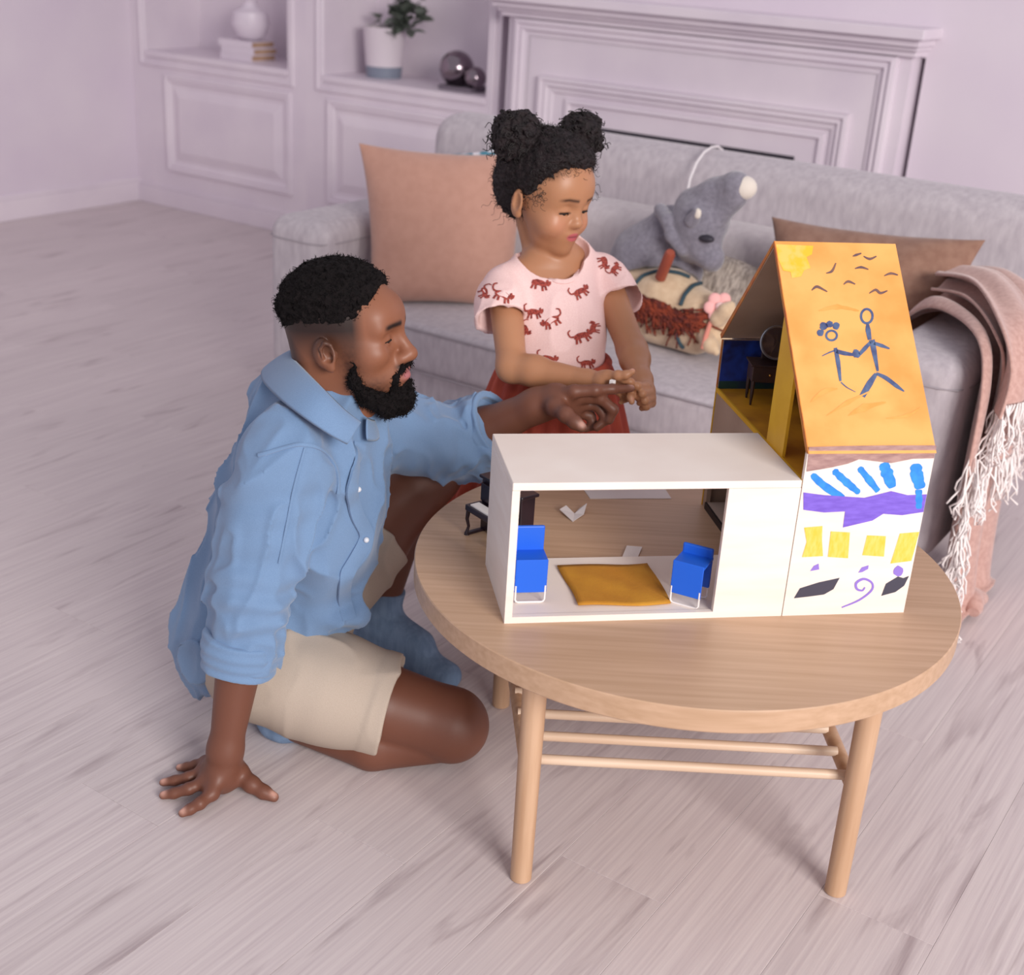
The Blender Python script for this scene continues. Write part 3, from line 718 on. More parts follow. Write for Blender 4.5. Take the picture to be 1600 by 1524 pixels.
for x0, x1 in ((-2.44, -1.65), (-1.645, -.86)):
    SP(rbox(x0, x1, 3.27, 3.46, .40, .70, .18), 'back_cushion', FABL, bev=.075, seg=7, angle=60)
PIPE = mat('piping_grey', 'A29AA0', .9)
SP(MB().tube([(-2.44, 2.7365, .404), (-1.6, 2.733, .404), (-.86, 2.7365, .404)], .0032, 8), 'piping', PIPE, sc)
SP(MB().tube([(-2.44, 2.7365, .285), (-1.6, 2.733, .285), (-.86, 2.7365, .285)], .0028, 8), 'piping', PIPE, sc)
for x_ in (-2.58, -.72):
    for y_ in (2.80, 3.58):
        SP(MB().tube([(x_, y_, .17), (x_, y_, 0)], [.022, .015], 14), 'leg', mat('dark_leg', '3A2E2C', .5), angle=40)

# ================================================================ cushions
def pillow(name, W_, H_, T_, m, loc, basis, n=26, seed=1, wr=.006, sag=.0, taper=0):
    """two-sided stuffed cushion; basis columns = right, normal (front), up"""
    mb = MB()
    def pt(u, v, s):
        a = max(0, 1-abs(u)**2.6)*max(0, 1-abs(v)**2.6); t = T_*.5*a**.55
        x = u*W_/2*(1-.075*(1-v*v)*abs(u)**3)*(1+taper*v); z = v*H_/2*(1-.075*(1-u*u)*abs(v)**3)
        w_ = wr*(mnoise.noise(Vector((u*1.7+seed, v*1.7, s*.3)))*a + .6*mnoise.noise(Vector((u*4+seed, v*4, s*2)))*a**.5)
        rad = wr*.8*math.sin(9*math.atan2(v, u)+seed)*a**.4*(u*u+v*v)
        return (x, s*(t+w_+rad), z - sag*(1-v)*(1-u*u))
    idx = {}
    for s in (-1, 1):
        for i in range(n+1):
            for j in range(n+1):
                u, v = math.sin((i/n-.5)*math.pi), math.sin((j/n-.5)*math.pi)
                edge = i in (0, n) or j in (0, n)
                if edge and (0, i, j) in idx: idx[(s, i, j)] = idx[(0, i, j)]; continue
                idx[(s, i, j)] = len(mb.v); mb.v.append(pt(u, v, s if not edge else 0))
                if edge: idx[(0, i, j)] = idx[(s, i, j)]
        for i in range(n):
            for j in range(n):
                f = (idx[(s, i, j)], idx[(s, i+1, j)], idx[(s, i+1, j+1)], idx[(s, i, j+1)])
                mb.f.append(f if s < 0 else f[::-1])
    o = mb.build(name, m, smooth=True, angle=180)
    o.matrix_world = Matrix(((basis[0][0], basis[1][0], basis[2][0], loc[0]), (basis[0][1], basis[1][1], basis[2][1], loc[1]), (basis[0][2], basis[1][2], basis[2][2], loc[2]), (0, 0, 0, 1)))
    return o
def tilt_basis(heading, lean, roll=0):
    """right along heading, leaning back by lean; front normal is -y local"""
    r = np.array([math.cos(heading), math.sin(heading), 0]); back = np.array([-r[1], r[0], 0])
    up = np.array([0, 0, 1])*math.cos(lean) + back*math.sin(lean)
    if roll: r, up = r*math.cos(roll)+up*math.sin(roll), -r*math.sin(roll)+up*math.cos(roll)
    return (r, np.cross(up, r), up)
BEI = mat('rose_beige_linen', 'BC8F7E', .85, col2='B68978', scale=40, detail=6, bump=.2, bscale=500, sheen=.3)
P = dep(694, 357, 3.75)
pc = pillow('throw_cushion', .455, .45, .17, BEI, P, tilt_basis(math.radians(42), math.radians(15), math.radians(-1)), seed=2, wr=.010, taper=.09)
tag(pc, 'large rose beige square cushion leaning on the sofa beside the girl', 'cushion', 'cushions on the sofa')
BRN = mat('brown_linen', '93705F', .85, col2='866252', scale=40, detail=6, bump=.2, bscale=500, sheen=.2)
P = ony(1368, 430, 3.18)
pc2 = pillow('throw_cushion', .46, .38, .15, BRN, (P[0]-.02, 3.16, .612), tilt_basis(math.radians(8), math.radians(22), math.radians(2)), seed=5, wr=.012, taper=.15)
tag(pc2, 'brown square cushion propped on the sofa behind the dollhouse roof', 'cushion', 'cushions on the sofa')
TEAL = mat('teal_stripe_cloth', '3E7E92', .8, col2='E4E0E6', scale=16, stretch=(1, 1, 3), lo=.47, hi=.5)
P = dep(740, 262, 3.93)
pc3 = pillow('patterned_cushion', .24, .28, .055, TEAL, P - np.array([0, 0, .085]), tilt_basis(math.radians(35), math.radians(22), math.radians(8)), seed=8, wr=.004)
tag(pc3, 'teal and white patterned cushion mostly hidden behind the beige cushion', 'cushion', 'cushions on the sofa')
# knitted grey-cream throw bunched between toys and house
KNIT = mat('knitted_cream', 'B5A99F', .95, col2='867B74', scale=120, stretch=(1, 1, .25), lo=.35, hi=.6, bump=1, bscale=160, bstretch=(1, 1, .3), bdist=.006)
P = ony(1140, 440, 3.205)
pk = pillow('knitted_cushion', .27, .19, .09, KNIT, P - np.array([0, 0, .025]), tilt_basis(math.radians(20), math.radians(35), math.radians(-14)), seed=12, wr=.016)
tag(pk, 'fluffy grey knitted cushion beside the plush horse on the sofa', 'cushion', 'cushions on the sofa')
# white cord over the backrest
cp = [(1073, 306, 3.38), (1078, 280, 3.42), (1088, 255, 3.455), (1100, 238, 3.49), (1112, 230, 3.54), (1122, 229, 3.60)]
pts = []
for x_, y_, Y_ in cp: pts.append(ony(x_, y_, Y_))
cord = MB().tube([p for p in pts] + [pts[-1]+np.array([.01, .06, -.03]), pts[-1]+np.array([.01, .11, -.18])], .0035, 8).build('white_cord', mat('cord_white', 'E6E0E2', .6), smooth=True)
tag(cord, 'thin white cord hanging over the sofa backrest', 'cord')

# ================================================================ throw blanket with fringe over the right armrest
BLK = mat('dusty_pink_wool', 'C6A096', .9, col2='B68E84', scale=90, detail=5, bump=.25, bscale=420, sheen=.4)
FRG = mat('fringe_white', 'F0E8E6', .85)
bk = empty('throw_blanket', (-.62, 3.2, 0)); tag(bk, 'dusty pink throw blanket with white fringe hanging over the sofa armrest', 'blanket')
def interp(tab, s):
    for i in range(len(tab)-1):
        if s <= tab[i+1][0]:
            t = (s-tab[i][0])/(tab[i+1][0]-tab[i][0])
            a, b, c_, d = [np.array(tab[k][1:], float) for k in (max(i-1, 0), i, i+1, min(i+2, len(tab)-1))]
            return list(.5*((2*b)+(-a+c_)*t+(2*a-5*b+4*c_-d)*t*t+(-a+3*b-3*c_+d)*t**3))
    return list(tab[-1][1:])
def drape(name, path, m, ns=60, nt=40, fold=.02, nf=4.0, ph=0, thick=.006):
    """path rows: s, x, z, y_front, y_back, nx (share of fold pushed along +x)"""
    mb = MB(); P_ = {}
    for i in range(ns+1):
        s = i/ns; x_, z_, y0, y1, nx, amp = interp(path, s)
        for j in range(nt+1):
            t = j/nt; y_ = y0+(y1-y0)*t
            f_ = fold*amp*(math.sin(t*nf*math.pi*2+ph+s*1.2) + .4*math.sin(t*nf*4.3+s*3))
            P_[i, j] = (x_+f_*nx, y_, z_+f_*(1-nx)); mb.v.append(tuple(np.array(P_[i, j])-np.array([-.62, 3.2, 0])))
    mb.f = [(i*(nt+1)+j, (i+1)*(nt+1)+j, (i+1)*(nt+1)+j+1, i*(nt+1)+j+1) for i in range(ns) for j in range(nt)]
    o = mb.build(name, m, bk, smooth=True, angle=180)
    sm = o.modifiers.new('s', 'SOLIDIFY'); sm.thickness = thick; sm.offset = 0
    return P_
A = drape('blanket_fold', [(0, -.95, .47, 3.06, 3.30, .5, .2), (.08, -.90, .60, 3.03, 3.34, .3, .5), (.16, -.83, .668, 2.98, 3.36, .0, 1), (.26, -.74, .682, 2.90, 3.30, .0, 1), (.36, -.645, .672, 2.76, 3.20, .3, 1), (.44, -.612, .60, 2.69, 3.16, .8, 1), (.60, -.603, .42, 2.665, 3.14, 1, .8), (.80, -.60, .20, 2.68, 3.13, 1, .8), (.95, -.585, .04, 2.72, 3.10, 1, .8), (1, -.56, .022, 2.76, 3.08, .5, .5)], BLK, ns=80, nt=56, fold=.017, nf=2.4)
C_ = drape('blanket_overlap', [(0, -.84, .70, 3.05, 3.34, .0, .5), (.3, -.73, .715, 2.95, 3.28, .0, 1), (.5, -.625, .69, 2.80, 3.20, .4, 1), (.62, -.585, .62, 2.76, 3.18, .9, 1), (1, -.575, .40, 2.74, 3.20, 1, .9)], BLK, ns=44, nt=40, fold=.014, nf=1.9, ph=2.2)
B_ = drape('blanket_overlap', [(0, -.85, .725, 3.10, 3.30, .0, .5), (.3, -.73, .74, 2.98, 3.22, .0, 1), (.5, -.615, .71, 2.78, 3.06, .4, 1), (.65, -.570, .645, 2.72, 2.99, .9, 1), (1, -.560, .555, 2.68, 2.96, 1, 1)], BLK, ns=40, nt=36, fold=.012, nf=1.6, ph=1.0)
random.seed(21)
tas = []
for v in range(5):                               # five tassel shapes, shared
    mb = MB()
    for q in range(2):
        a = random.uniform(0, 6); pts = [(.004*math.sin(q*3), .0, 0)]
        for k in range(1, 8): pts.append((.004*math.sin(q*3)+.010*math.sin(a+k*.8)*k/8, .010*math.cos(a*2+k*.7)*k/8 - .02*(k/8)**2*random.uniform(-1, 1), -.105*k/7))
        mb.tube(pts, .0022, 5)
    me = topy(mb.v, mb.f, 'tassel'); me.materials.append(FRG); shade(me, 180); tas.append(me)
def tassel(p, L=1.0):
    o = linkobj('tassel', random.choice(tas), bk); o.location = Vector(p) - Vector((-.62, 3.2, 0)); o.rotation_euler = (random.uniform(-.25, .25), random.uniform(-.1, .3), random.uniform(0, 6.28)); o.scale = (1, 1, L*random.uniform(.85, 1.15))
for i in range(44, 78):
    p = A[i, 0]
    if p[2] > .12:
        for _ in range(2): tassel((p[0]+random.uniform(0, .018), p[1]+random.uniform(-.004, .02), p[2]-random.uniform(0, .01)))
    else: tassel((p[0]+.012, p[1], max(p[2], .06)), .5)
for j in range(0, 37, 1):
    p = B_[40, j]; tassel((p[0]+.005, p[1], p[2]))
for j in range(0, 41, 1):
    p = C_[44, j]; tassel((p[0]+.005, p[1], p[2]))
for i in range(28, 44):
    p = C_[i, 0]; tassel((p[0]+.005, p[1], p[2]))
# a rolled corner lying on the floor
MB().tube([(.055+.012*math.cos(t*.6), -.34+.012*t, .028+.008*math.sin(t*.5)) for t in range(10)], [.014, .02, .024, .026, .027, .027, .026, .024, .02, .014], 14).build('rolled_corner', BLK, bk, smooth=True)
# ================================================================ the man
SKIN_M = mat('brown_skin', '8A5B45', .48, attr='tint', bump=.12, bscale=400, bdist=.0008, sub=.06, spec=.45)
HAIRM = mat('black_hair', '0B0708', .85, col2='150F10', scale=120, bump=.8, bscale=420, bdist=.004, spec=.2)
DENIM = mat('blue_linen', '7390B4', .85, col2='6A87AB', scale=900, detail=2, bump=.3, bscale=1200, sheen=.25)
KHAKI = mat('khaki_cotton', 'B8AA9C', .85, col2='B0A193', scale=900, detail=2, bump=.2, bscale=900)
SOCKM = mat('blue_sock', '7F98B8', .9, col2='6F88A8', scale=90, stretch=(1, 1, .2), bump=.4, bscale=300)
MC = np.array([-1.408, 1.634, .776])
MF, ML, MU = unit([.919, .373, .127]), unit([-.375, .927, -.014]), unit([-.123, -.035, .992])
MR = np.stack([MF, ML, MU])                     # rows: local axes
def hm(f, l, u): return MC + MF*f + ML*l + MU*u
man = empty('person', (-1.46, 1.58, 0)); tag(man, 'man in blue linen shirt and beige shorts kneeling beside the coffee table', 'person')

shR, elR, wrR = dep(447, 718, 2.165), dep(392, 925, 2.19), onz(352, 1172, .085)
shL, elL, wrL = dep(556, 672, 2.37), dep(722, 690, 2.55), dep(838, 634, 2.455)
pelv, waist, chest, upper = dep(418, 1003, 2.45), dep(434, 890, 2.43), dep(474, 770, 2.335), dep(490, 690, 2.285)
LAT = unit(shL-shR)
hipR, hipL = pelv - unit([-.30, .95, 0])*.085, pelv + unit([-.30, .95, 0])*.085 + np.array([0, 0, .02])
knR = onz(700, 1132, .082)
anR, toR = onz(438, 1112, .045), onz(438, 1112, .045) + np.array([-.13, .04, -.01])
knL, anL = dep(668, 738, 2.60), dep(588, 975, 2.74)
anL[2] = .085
toL = onz(700, 1056, .022)
neck0 = hm(-.045, 0, -.15)

# ---- head and neck (fine)
LASH_M = []
H = SDF()
H.ell(hm(-.012, 0, .036), (.096, .075, .082), R=MR)
H.ell(hm(.028, 0, -.02), (.062, .064, .088), .03, R=MR)
H.ell(hm(.03, 0, -.075), (.058, .052, .038), .025, R=MR)
H.ell(hm(.074, 0, -.1), (.019, .022, .018), .02, R=MR)
H.ell(hm(.068, 0, .03), (.032, .056, .035), .03, R=MR)
for s in (-1, 1):
    H.cone(hm(.086, .012*s, .014), hm(.074, .046*s, .014), .0095, .007, .016)            # brow
    H.ell(hm(.056, .046*s, -.028), (.026, .018, .018), .025, R=MR)                          # cheekbone
    H.ell(hm(.100, .031*s, -.003), (.018, .017, .013), .014, 's', R=MR)                     # socket
    H.ell(hm(.0735, .0315*s, -.004), (.0142, .0150, .0128), .006, R=MR)                     # lids
    slit = [hm(.0740+.0140*.95*math.cos(a), (.0315+.0148*.95*math.sin(a))*s, -.0078-.0012*abs(a)) for a in (-1.0, -.6, -.2, .2, .6, .95)]
    H.chain(slit, [.0010, .0020, .0024, .0024, .0019, .0009], .0015, 's')                   # eye slit
    LASH_M.append([hm(.0740+.0152*.95*math.cos(a), (.0315+.0158*.95*math.sin(a))*s, -.0058-.0014*abs(a)) for a in (-1.0, -.6, -.2, .2, .6, 1.0, 1.2)])
    H.ell(hm(.097, .0135*s, -.0415), (.0125, .0085, .0085), .007, R=MR)                     # ala
    H.ell(hm(.104, .0075*s, -.0495), (.006, .0042, .0035), .003, 's', R=MR)                 # nostril
    # ear
    ER = np.stack([unit(MF*.93+ML*s*.35+MU*.08), unit(ML*s-MF*.35), MU])
    H.ell(hm(-.012, .0785*s, -.016), (.0215, .0090, .0275), .005, R=ER)
    H.ell(hm(-.007, .0890*s, -.012), (.0150, .0085, .0195), .003, 's', R=ER)
    H.ell(hm(-.003, .0830*s, -.022), (.0065, .0075, .0080), .003, 's', R=ER)
    H.chain([hm(.002, .0835*s, .000), hm(-.008, .0850*s, .004), hm(-.016, .0850*s, -.006), hm(-.014, .0840*s, -.022)], [.0026, .0030, .0030, .0024], .003)
    H.ell(hm(-.004, .080*s, -.039), (.009, .006, .0085), .006, R=ER)
    H.cone(hm(.007, .0775*s, -.022), hm(.007, .0785*s, -.014), .0035, .0035, .004)
H.cone(hm(.088, 0, .006), hm(.108, 0, -.034), .0078, .0115, .012)
H.ell(hm(.110, 0, -.038), (.0115, .0125, .0105), .008, R=MR)
H.ell(hm(.068, 0, -.066), (.032, .034, .028), .02, R=MR)
H.ell(hm(.0965, 0, -.0625), (.0105, .0225, .0065), .006, R=MR)
H.ell(hm(.0945, 0, -.0765), (.0112, .0195, .0078), .005, R=MR)
H.cone(hm(.106, -.021, -.0695), hm(.106, .021, -.0695), .0016, .0016, .003, 's')
H.cone(hm(-.040, 0, -.03), neck0, .058, .062, .03)
H.cone(hm(.0, 0, -.09), neck0 + MF*.03, .045, .055, .03)
H.cone(neck0, neck0 + MU*-.03, .062, .07, .03)
def man_tint(P):
    base = np.tile(np.array(lin('8E5C44')[:3]), (len(P), 1))
    q = (P-MC) @ MR.T; f, l, u = q.T
    def mixc(c, w_):
        c = np.array(lin(c)[:3]); w_ = np.clip(w_, 0, 1)[:, None]; base[:] = base*(1-w_)+c*w_
    hd = (u > -.2) & (np.abs(l) < .12) & (f > -.14) & (f < .14)
    n1 = vnoise(P, 30)*.5+.5
    mixc('74432F', .35*(vnoise(P, 14)*.5+.5))
    mixc('58332A', np.where(hd, 0, .62))
    lip = np.exp(-((f-.103)/.012)**2-(l/.02)**2-((u+.0695)/.0115)**2)*1.5
    mixc('A8686A', np.where(hd, lip, 0))
    # faded sides: stubble shading of the clipped hair
    fade = np.clip((u+.030)/.052, 0, 1)**.75*np.clip((.056-f)/.02, 0, 1)
    back = np.clip((-.05-f)/.03, 0, 1)*np.clip((u+.11)/.05, 0, 1)
    mixc('1A1010', np.where(hd, np.clip(np.maximum(fade, back*.85)*.97, 0, .95), 0))
    # moustache and cheek stubble of the beard
    for s in (-1, 1):
        side = np.exp(-((f-.026)/.020)**2-((u+.040)/.040)**2-((l-.062*s)/.03)**2) + np.exp(-((f-.058)/.03)**2-((u+.088)/.022)**2-((l-.045*s)/.035)**2)
        mixc('1E1413', np.where(hd, np.clip(side, 0, 1)*.85*(.75+.25*vnoise(P, 300)), 0))
        br = np.exp(-((u-(.0195-.12*np.maximum(0, np.abs(l)-.035)+.00))/.0042)**2)*np.clip((np.abs(l)-.008)/.006, 0, 1)*np.clip((.052-np.abs(l))/.008, 0, 1)*(f > .05)
        mixc('1E1514', np.where(hd, br*.95, 0))
    mo = np.exp(-((u+.0545)/.0048)**2-((f-.1)/.02)**2)*np.clip((.032-np.abs(l))/.01, 0, 1)*np.clip((np.abs(l)-.002)/.004, .5, 1)
    mixc('1E1514', np.where(hd, mo*.95, 0))
    for t in NAILS_M: mixc('C99A8A', np.exp(-(((P-t)/.0065)**2).sum(1))*1.3)
    return base
def stitched(B, hb, H, hh, p, n, name, m, parent, tint):
    """body and finer head cut at the neck plane and bridged into one continuous surface"""
    vb, qb = B.arrays(hb, 2); vh, qh = H.arrays(hh, 2)
    kb = ~(((vb-p) @ n > 0) & (np.linalg.norm(vb-p, axis=1) < .14)); kh = (vh-p) @ n > .004
    def cut(v, q, k):
        q = q[k[q].all(1)]; u, inv = np.unique(q, return_inverse=True); return v[u], inv.reshape(q.shape)
    vb, qb = cut(vb, qb, kb); vh, qh = cut(vh, qh, kh)
    me = SDF.tomesh([(vb, qb), (vh, qh)], name)
    bm = bmesh.new(); bm.from_mesh(me)
    es = [e for e in bm.edges if e.is_boundary]
    bmesh.ops.bridge_loops(bm, edges=es); bm.to_mesh(me); bm.free()
    me.polygons.foreach_set('use_smooth', [True]*len(me.polygons)); me.materials.append(m)
    k = len(me.vertices); co = np.empty(k*3, np.float32); me.vertices.foreach_get('co', co)
    a = me.color_attributes.new('tint', 'FLOAT_COLOR', 'POINT'); a.data.foreach_set('color', np.c_[tint(co.reshape(-1, 3).astype(float)), np.ones(k)].astype(np.float32).ravel())
    o = linkobj(name, me, parent); o.matrix_parent_inverse = Matrix.Translation(parent.location).inverted(); return o
# ---- body (torso, limbs, hands)
B = SDF()
B.chain([pelv + unit(knR-hipR)*.03, waist, chest, upper], [.085, .09, .105, .075], .05)
B.cone(shR, shL, .05, .05, .05); B.cone(upper, neck0+MU*.02, .055, .052, .04)
fa = elR + (wrR-elR)*.3
B.chain([shR, elR], [.052, .042], .03); B.chain([elR, fa, wrR], [.041, .042, .0275], .02)
B.chain([shL, elL], [.052, .042], .03); B.chain([elL, elL+(wrL-elL)*.3, wrL], [.041, .043, .030], .02)
thR = hipR + (knR-hipR)*.5
B.chain([hipR + unit(knR-hipR)*.03, thR, knR], [.078, .080, .066], .04)
B.ell(knR + np.array([.012, .004, .0]), (.058, .056, .06), .03)
calfR = knR + (anR-knR)*.35 + np.array([0, 0, -.018])
B.chain([knR + np.array([-.02, -.022, -.028]), calfR + np.array([.0, -.042, -.004]), anR + np.array([0, -.012, 0])], [.046, .056, .036], .005)
thL = hipL + (knL-hipL)*.5
B.chain([hipL + unit(knL-hipL)*.02, thL, knL], [.088, .086, .062], .04); B.ell(knL + np.array([.01, .0, .008]), (.056, .056, .058), .03)
calfL = knL + (anL-knL)*.35 - MF*.025
B.chain([knL, calfL, anL], [.054, .056, .036], .03)
NAILS_M = []
def finger(sd, pts, r0, r1, k=.004, nails=None, up=None):
    n = len(pts); rr = [r0+(r1-r0)*i/(n-1) for i in range(n)]
    sd.chain(pts, rr, k)
    for i in range(1, n-1): sd.ell(pts[i], rr[i]*1.06, .004)
    if nails is not None: nails.append(np.array(pts[-1]) + np.array(up)*r1*.8)
# right hand flat on the floor, fingers spread away from the body
def fz(x, y, z): return onz(x, y, z)
Z_ = np.array([0, 0, 1.0])
mcp = [fz(331, 1240, .026), fz(320, 1222, .028), fz(318, 1206, .027), fz(322, 1192, .024)]
pal = fz(348, 1212, .030)
B.cone(wrR, pal, .029, .030, .02)
for m_ in mcp: B.cone(wrR + (pal-wrR)*.55, m_, .022, .0125, .014)
for a_, b_ in zip(mcp[:-1], mcp[1:]): B.cone(a_, b_, .0125, .0125, .008)
finger(B, [mcp[0], fz(312, 1256, .021), fz(297, 1265, .013), fz(285, 1271, .009)], .0115, .0078, nails=NAILS_M, up=Z_)
finger(B, [mcp[1], fz(295, 1233, .022), fz(272, 1240, .013), fz(255, 1243, .009)], .0115, .0078, nails=NAILS_M, up=Z_)
finger(B, [mcp[2], fz(295, 1215, .021), fz(273, 1220, .013), fz(255, 1223, .009)], .011, .0075, nails=NAILS_M, up=Z_)
finger(B, [mcp[3], fz(305, 1196, .018), fz(292, 1199, .012), fz(280, 1200, .0085)], .010, .007, nails=NAILS_M, up=Z_)
th0 = fz(372, 1208, .032)
B.cone(pal, th0, .028, .02, .014)
finger(B, [th0, fz(393, 1226, .022), fz(412, 1238, .014), fz(428, 1246, .010)], .0165, .0092, .008, nails=NAILS_M, up=Z_)
# left hand over the dollhouse: index stretched out, the others curled, thumb hanging
def dh(x, y, D): return dep(x, y, D)
kn = [dh(897, 612, 2.40), dh(903, 622, 2.425), dh(903, 634, 2.44), dh(898, 645, 2.45)]
plm = dh(868, 626, 2.44)
B.cone(wrL, plm, .031, .031, .02)
for k_ in kn: B.cone(plm, k_, .024, .0135, .012)
finger(B, [kn[0], dh(930, 610, 2.395), dh(957, 608, 2.405), dh(986, 607, 2.42)], .0125, .0075, nails=NAILS_M, up=CU)
finger(B, [kn[1], dh(938, 622, 2.41), dh(958, 640, 2.42), dh(952, 657, 2.43)], .0125, .0085, nails=NAILS_M, up=CU)
finger(B, [kn[2], dh(932, 632, 2.44), dh(948, 655, 2.44), dh(932, 668, 2.44)], .012, .0082)
finger(B, [kn[3], dh(922, 650, 2.46), dh(928, 665, 2.46), dh(915, 670, 2.46)], .0105, .0075)
tb0 = dh(868, 636, 2.405)
B.cone(plm, tb0, .026, .019, .014)
finger(B, [tb0, dh(884, 648, 2.375), dh(898, 660, 2.365), dh(909, 668, 2.36)], .016, .0098, .008, nails=NAILS_M, up=CU*.6-CW*.8)
B.plane(np.array([0, 0, .0005]), np.array([0, 0, -1.0]), .002)
bodyo = stitched(B, .0031, H, .0018, neck0 - MU*.012, MU, 'body', SKIN_M, man, man_tint)

# ---- eyes
EYE = mat('eye_white', 'D8CDC8', .25); IRIS = mat('iris_dark', '2A1A14', .15)
for s in (-1, 1):
    o = MB().ball(hm(.0725, .0315*s, -.0045), .0126, 20, 14).build('eye', EYE, man, smooth=True, angle=180); o.matrix_parent_inverse = Matrix.Translation(man.location).inverted()
    i_ = MB().ball(hm(.0790, .0320*s, -.0080), .0070, 14, 10).build('iris', IRIS, o, smooth=True, angle=180)

LSH = mat('lash_black', '0C0808', .8)
def at_root(o, root): o.matrix_parent_inverse = Matrix.Translation(root.location).inverted(); return o
for L_ in LASH_M: at_root(MB().tube(L_, [.0005, .0010, .0012, .0012, .0011, .0009, .0004], 6).build('eyelashes', LSH, man, smooth=True), man)
def fuzz(o, n, L0, L1, r, m, name, root, seed, amt=.7, keep=None):
    """short loose hairs standing on a hair surface"""
    rs = random.Random(seed); me = o.data; mb = MB(); nv = len(me.vertices); k = 0
    while k < n:
        v = me.vertices[rs.randrange(nv)]; p = np.array(v.co); nn = np.array(v.normal); k += 1
        if keep is not None and not keep(p): continue
        d = unit(nn + np.array([rs.uniform(-amt, amt) for _ in range(3)])); b = unit(np.cross(d, [rs.uniform(-1, 1), rs.uniform(-1, 1), .3])); L_ = rs.uniform(L0, L1)
        mb.tube([p-nn*.001, p + d*L_*.4 + b*L_*.12, p + d*L_*.75 + b*L_*.42, p + d*L_*.72 + b*L_*.8], [r, r, r*.8, r*.4], 4, cap=False)
    f_ = at_root(mb.build(name, m, root, smooth=True, angle=180, fix=False), root); f_['kind'] = 'stuff'; return f_
# ---- hair: clipped cap
HR = SDF()
_c1, _c2 = SDF().ell(hm(-.012, 0, .036), (.096, .075, .082), R=MR).ops[0][2], SDF().ell(hm(.068, 0, .03), (.032, .056, .035), R=MR).ops[0][2]
def hairfn(P):
    q = (P-MC) @ MR.T; f, l, u = q.T
    lo = .034 + .10*np.clip(f-.02, 0, .1) - .30*np.clip(-f-.055, 0, .1)      # lower edge dips towards the nape
    t = np.clip((u-lo)/.045, 0, 1); t = t*t*(3-2*t)
    d = np.minimum(_c1(P), _c2(P)) - (.001+.0095*t) - .0030*vnoise(P, 150) - .0026*vnoise(P, 290)
    return np.maximum(np.maximum(d, (lo-u)*.8), (f-(.070-.28*np.clip(np.abs(l)-.030, 0, .05)+.10*(u-.07)))*.8)
HR.fun(hairfn, MC-.15, MC+.16, .001)
hr = HR.build(.0017, 'hair', HAIRM, man, smooth=0)
fuzz(hr, 2600, .003, .007, .00045, HAIRM, 'hair_fuzz', man, 3)
# ---- beard
BD = SDF()
jl = lambda s: [hm(.032, .064*s, -.038), hm(.026, .060*s, -.070), hm(.042, .050*s, -.098), hm(.068, .028*s, -.118), hm(.082, 0, -.118)]
for s in (-1, 1): BD.chain(jl(s), [.003, .0095, .0145, .020, .024], .012)
BD.ell(hm(.084, 0, -.108), (.022, .03, .024), .012, R=MR)
for s in (-1, 1):
    BD.chain([hm(.106, .004*s, -.0535), hm(.100, .018*s, -.057), hm(.090, .028*s, -.070), hm(.084, .028*s, -.09)], [.0040, .0045, .005, .008], .006)
BD.ell(hm(.100, 0, -.0885), (.008, .009, .007), .006, R=MR)
def lump(a, s_): return lambda P, d: d - a*vnoise(P, s_) - a*.8*vnoise(P, s_*2)
BD.disp(lump(.0026, 150))
bd = BD.build(.0017, 'beard', HAIRM, man, smooth=0)
fuzz(bd, 2200, .003, .008, .00045, HAIRM, 'beard_fuzz', man, 4, .9)

# ---- shirt
SPN = unit(upper-pelv); FRT = unit(np.cross(LAT, SPN)); FRT = FRT if FRT @ MF > 0 else -FRT
def folds(P, d, a1=.017, a2=.0070):
    Q = np.c_[P @ LAT*1.0, P @ SPN*.42, P @ FRT*1.0]
    n1 = vnoise(Q + .03*np.c_[vnoise(P, 7), vnoise(P+3, 7), vnoise(P+6, 7)], 12); n2 = vnoise(Q + .02*np.c_[vnoise(P, 12), vnoise(P+3, 12), vnoise(P+6, 12)] + 5, 24)
    return d - a1*((1-np.abs(n1))**4-.25) - a2*((1-np.abs(n2))**4-.25)
def sleeve(sh, el, cu, wr, rad, tw):
    S_ = SDF(); ax1, ax2 = unit(el-sh), unit(wr-el)
    S_.chain([sh, sh+(el-sh)*.5, el, cu + ax2*.03], rad, .03)
    def f_(P, d):
        w1 = np.exp(-(((P-el)/.10)**2).sum(1)); w2 = np.exp(-(((P-sh-(el-sh)*.35)/.10)**2).sum(1))
        t = P @ unit(ax1+ax2); side = unit(np.cross(ax1, CW))
        ph = 3.0*vnoise(P, 10) + (P @ side)*tw
        d = d - .0055*w1*np.sin(t*135+ph) - .0035*w2*np.sin(t*75+ph)
        Q = np.c_[P @ ax1*.4, P @ side, P @ np.cross(ax1, side)]
        return d - .0065*((1-np.abs(vnoise(Q, 15)))**4-.25)
    S_.disp(f_)
    S_.plane(cu + ax2*.012, ax2, .003)
    S_.cone(cu - ax2*.03, cu + ax2*.06, rad[-1]-.012, rad[-1]-.010, .003, 's')
    return S_
SH_ = SDF()
SH_.chain([pelv, waist, chest, upper], [.130, .130, .132, .105], .06, flat=LAT, fs=.92)
SH_.ell(dep(405, 965, 2.45), (.118, .14, .12), .08)
SH_.cone(dep(360, 1000, 2.47), dep(372, 1075, 2.52), .085, .08, .06)
SH_.ell(dep(508, 810, 2.28), (.07, .09, .13), .06)
SH_.cone(shR + np.array([0, 0, .012]), shL + np.array([0, 0, .012]), .070, .066, .05)
SH_.cone(dep(432, 622, 2.31), dep(500, 650, 2.27), .050, .07, .05)
SH_.disp(folds)
hA, hB, hC = dep(566, 978, 2.30), dep(418, 1054, 2.33), dep(318, 1068, 2.46)
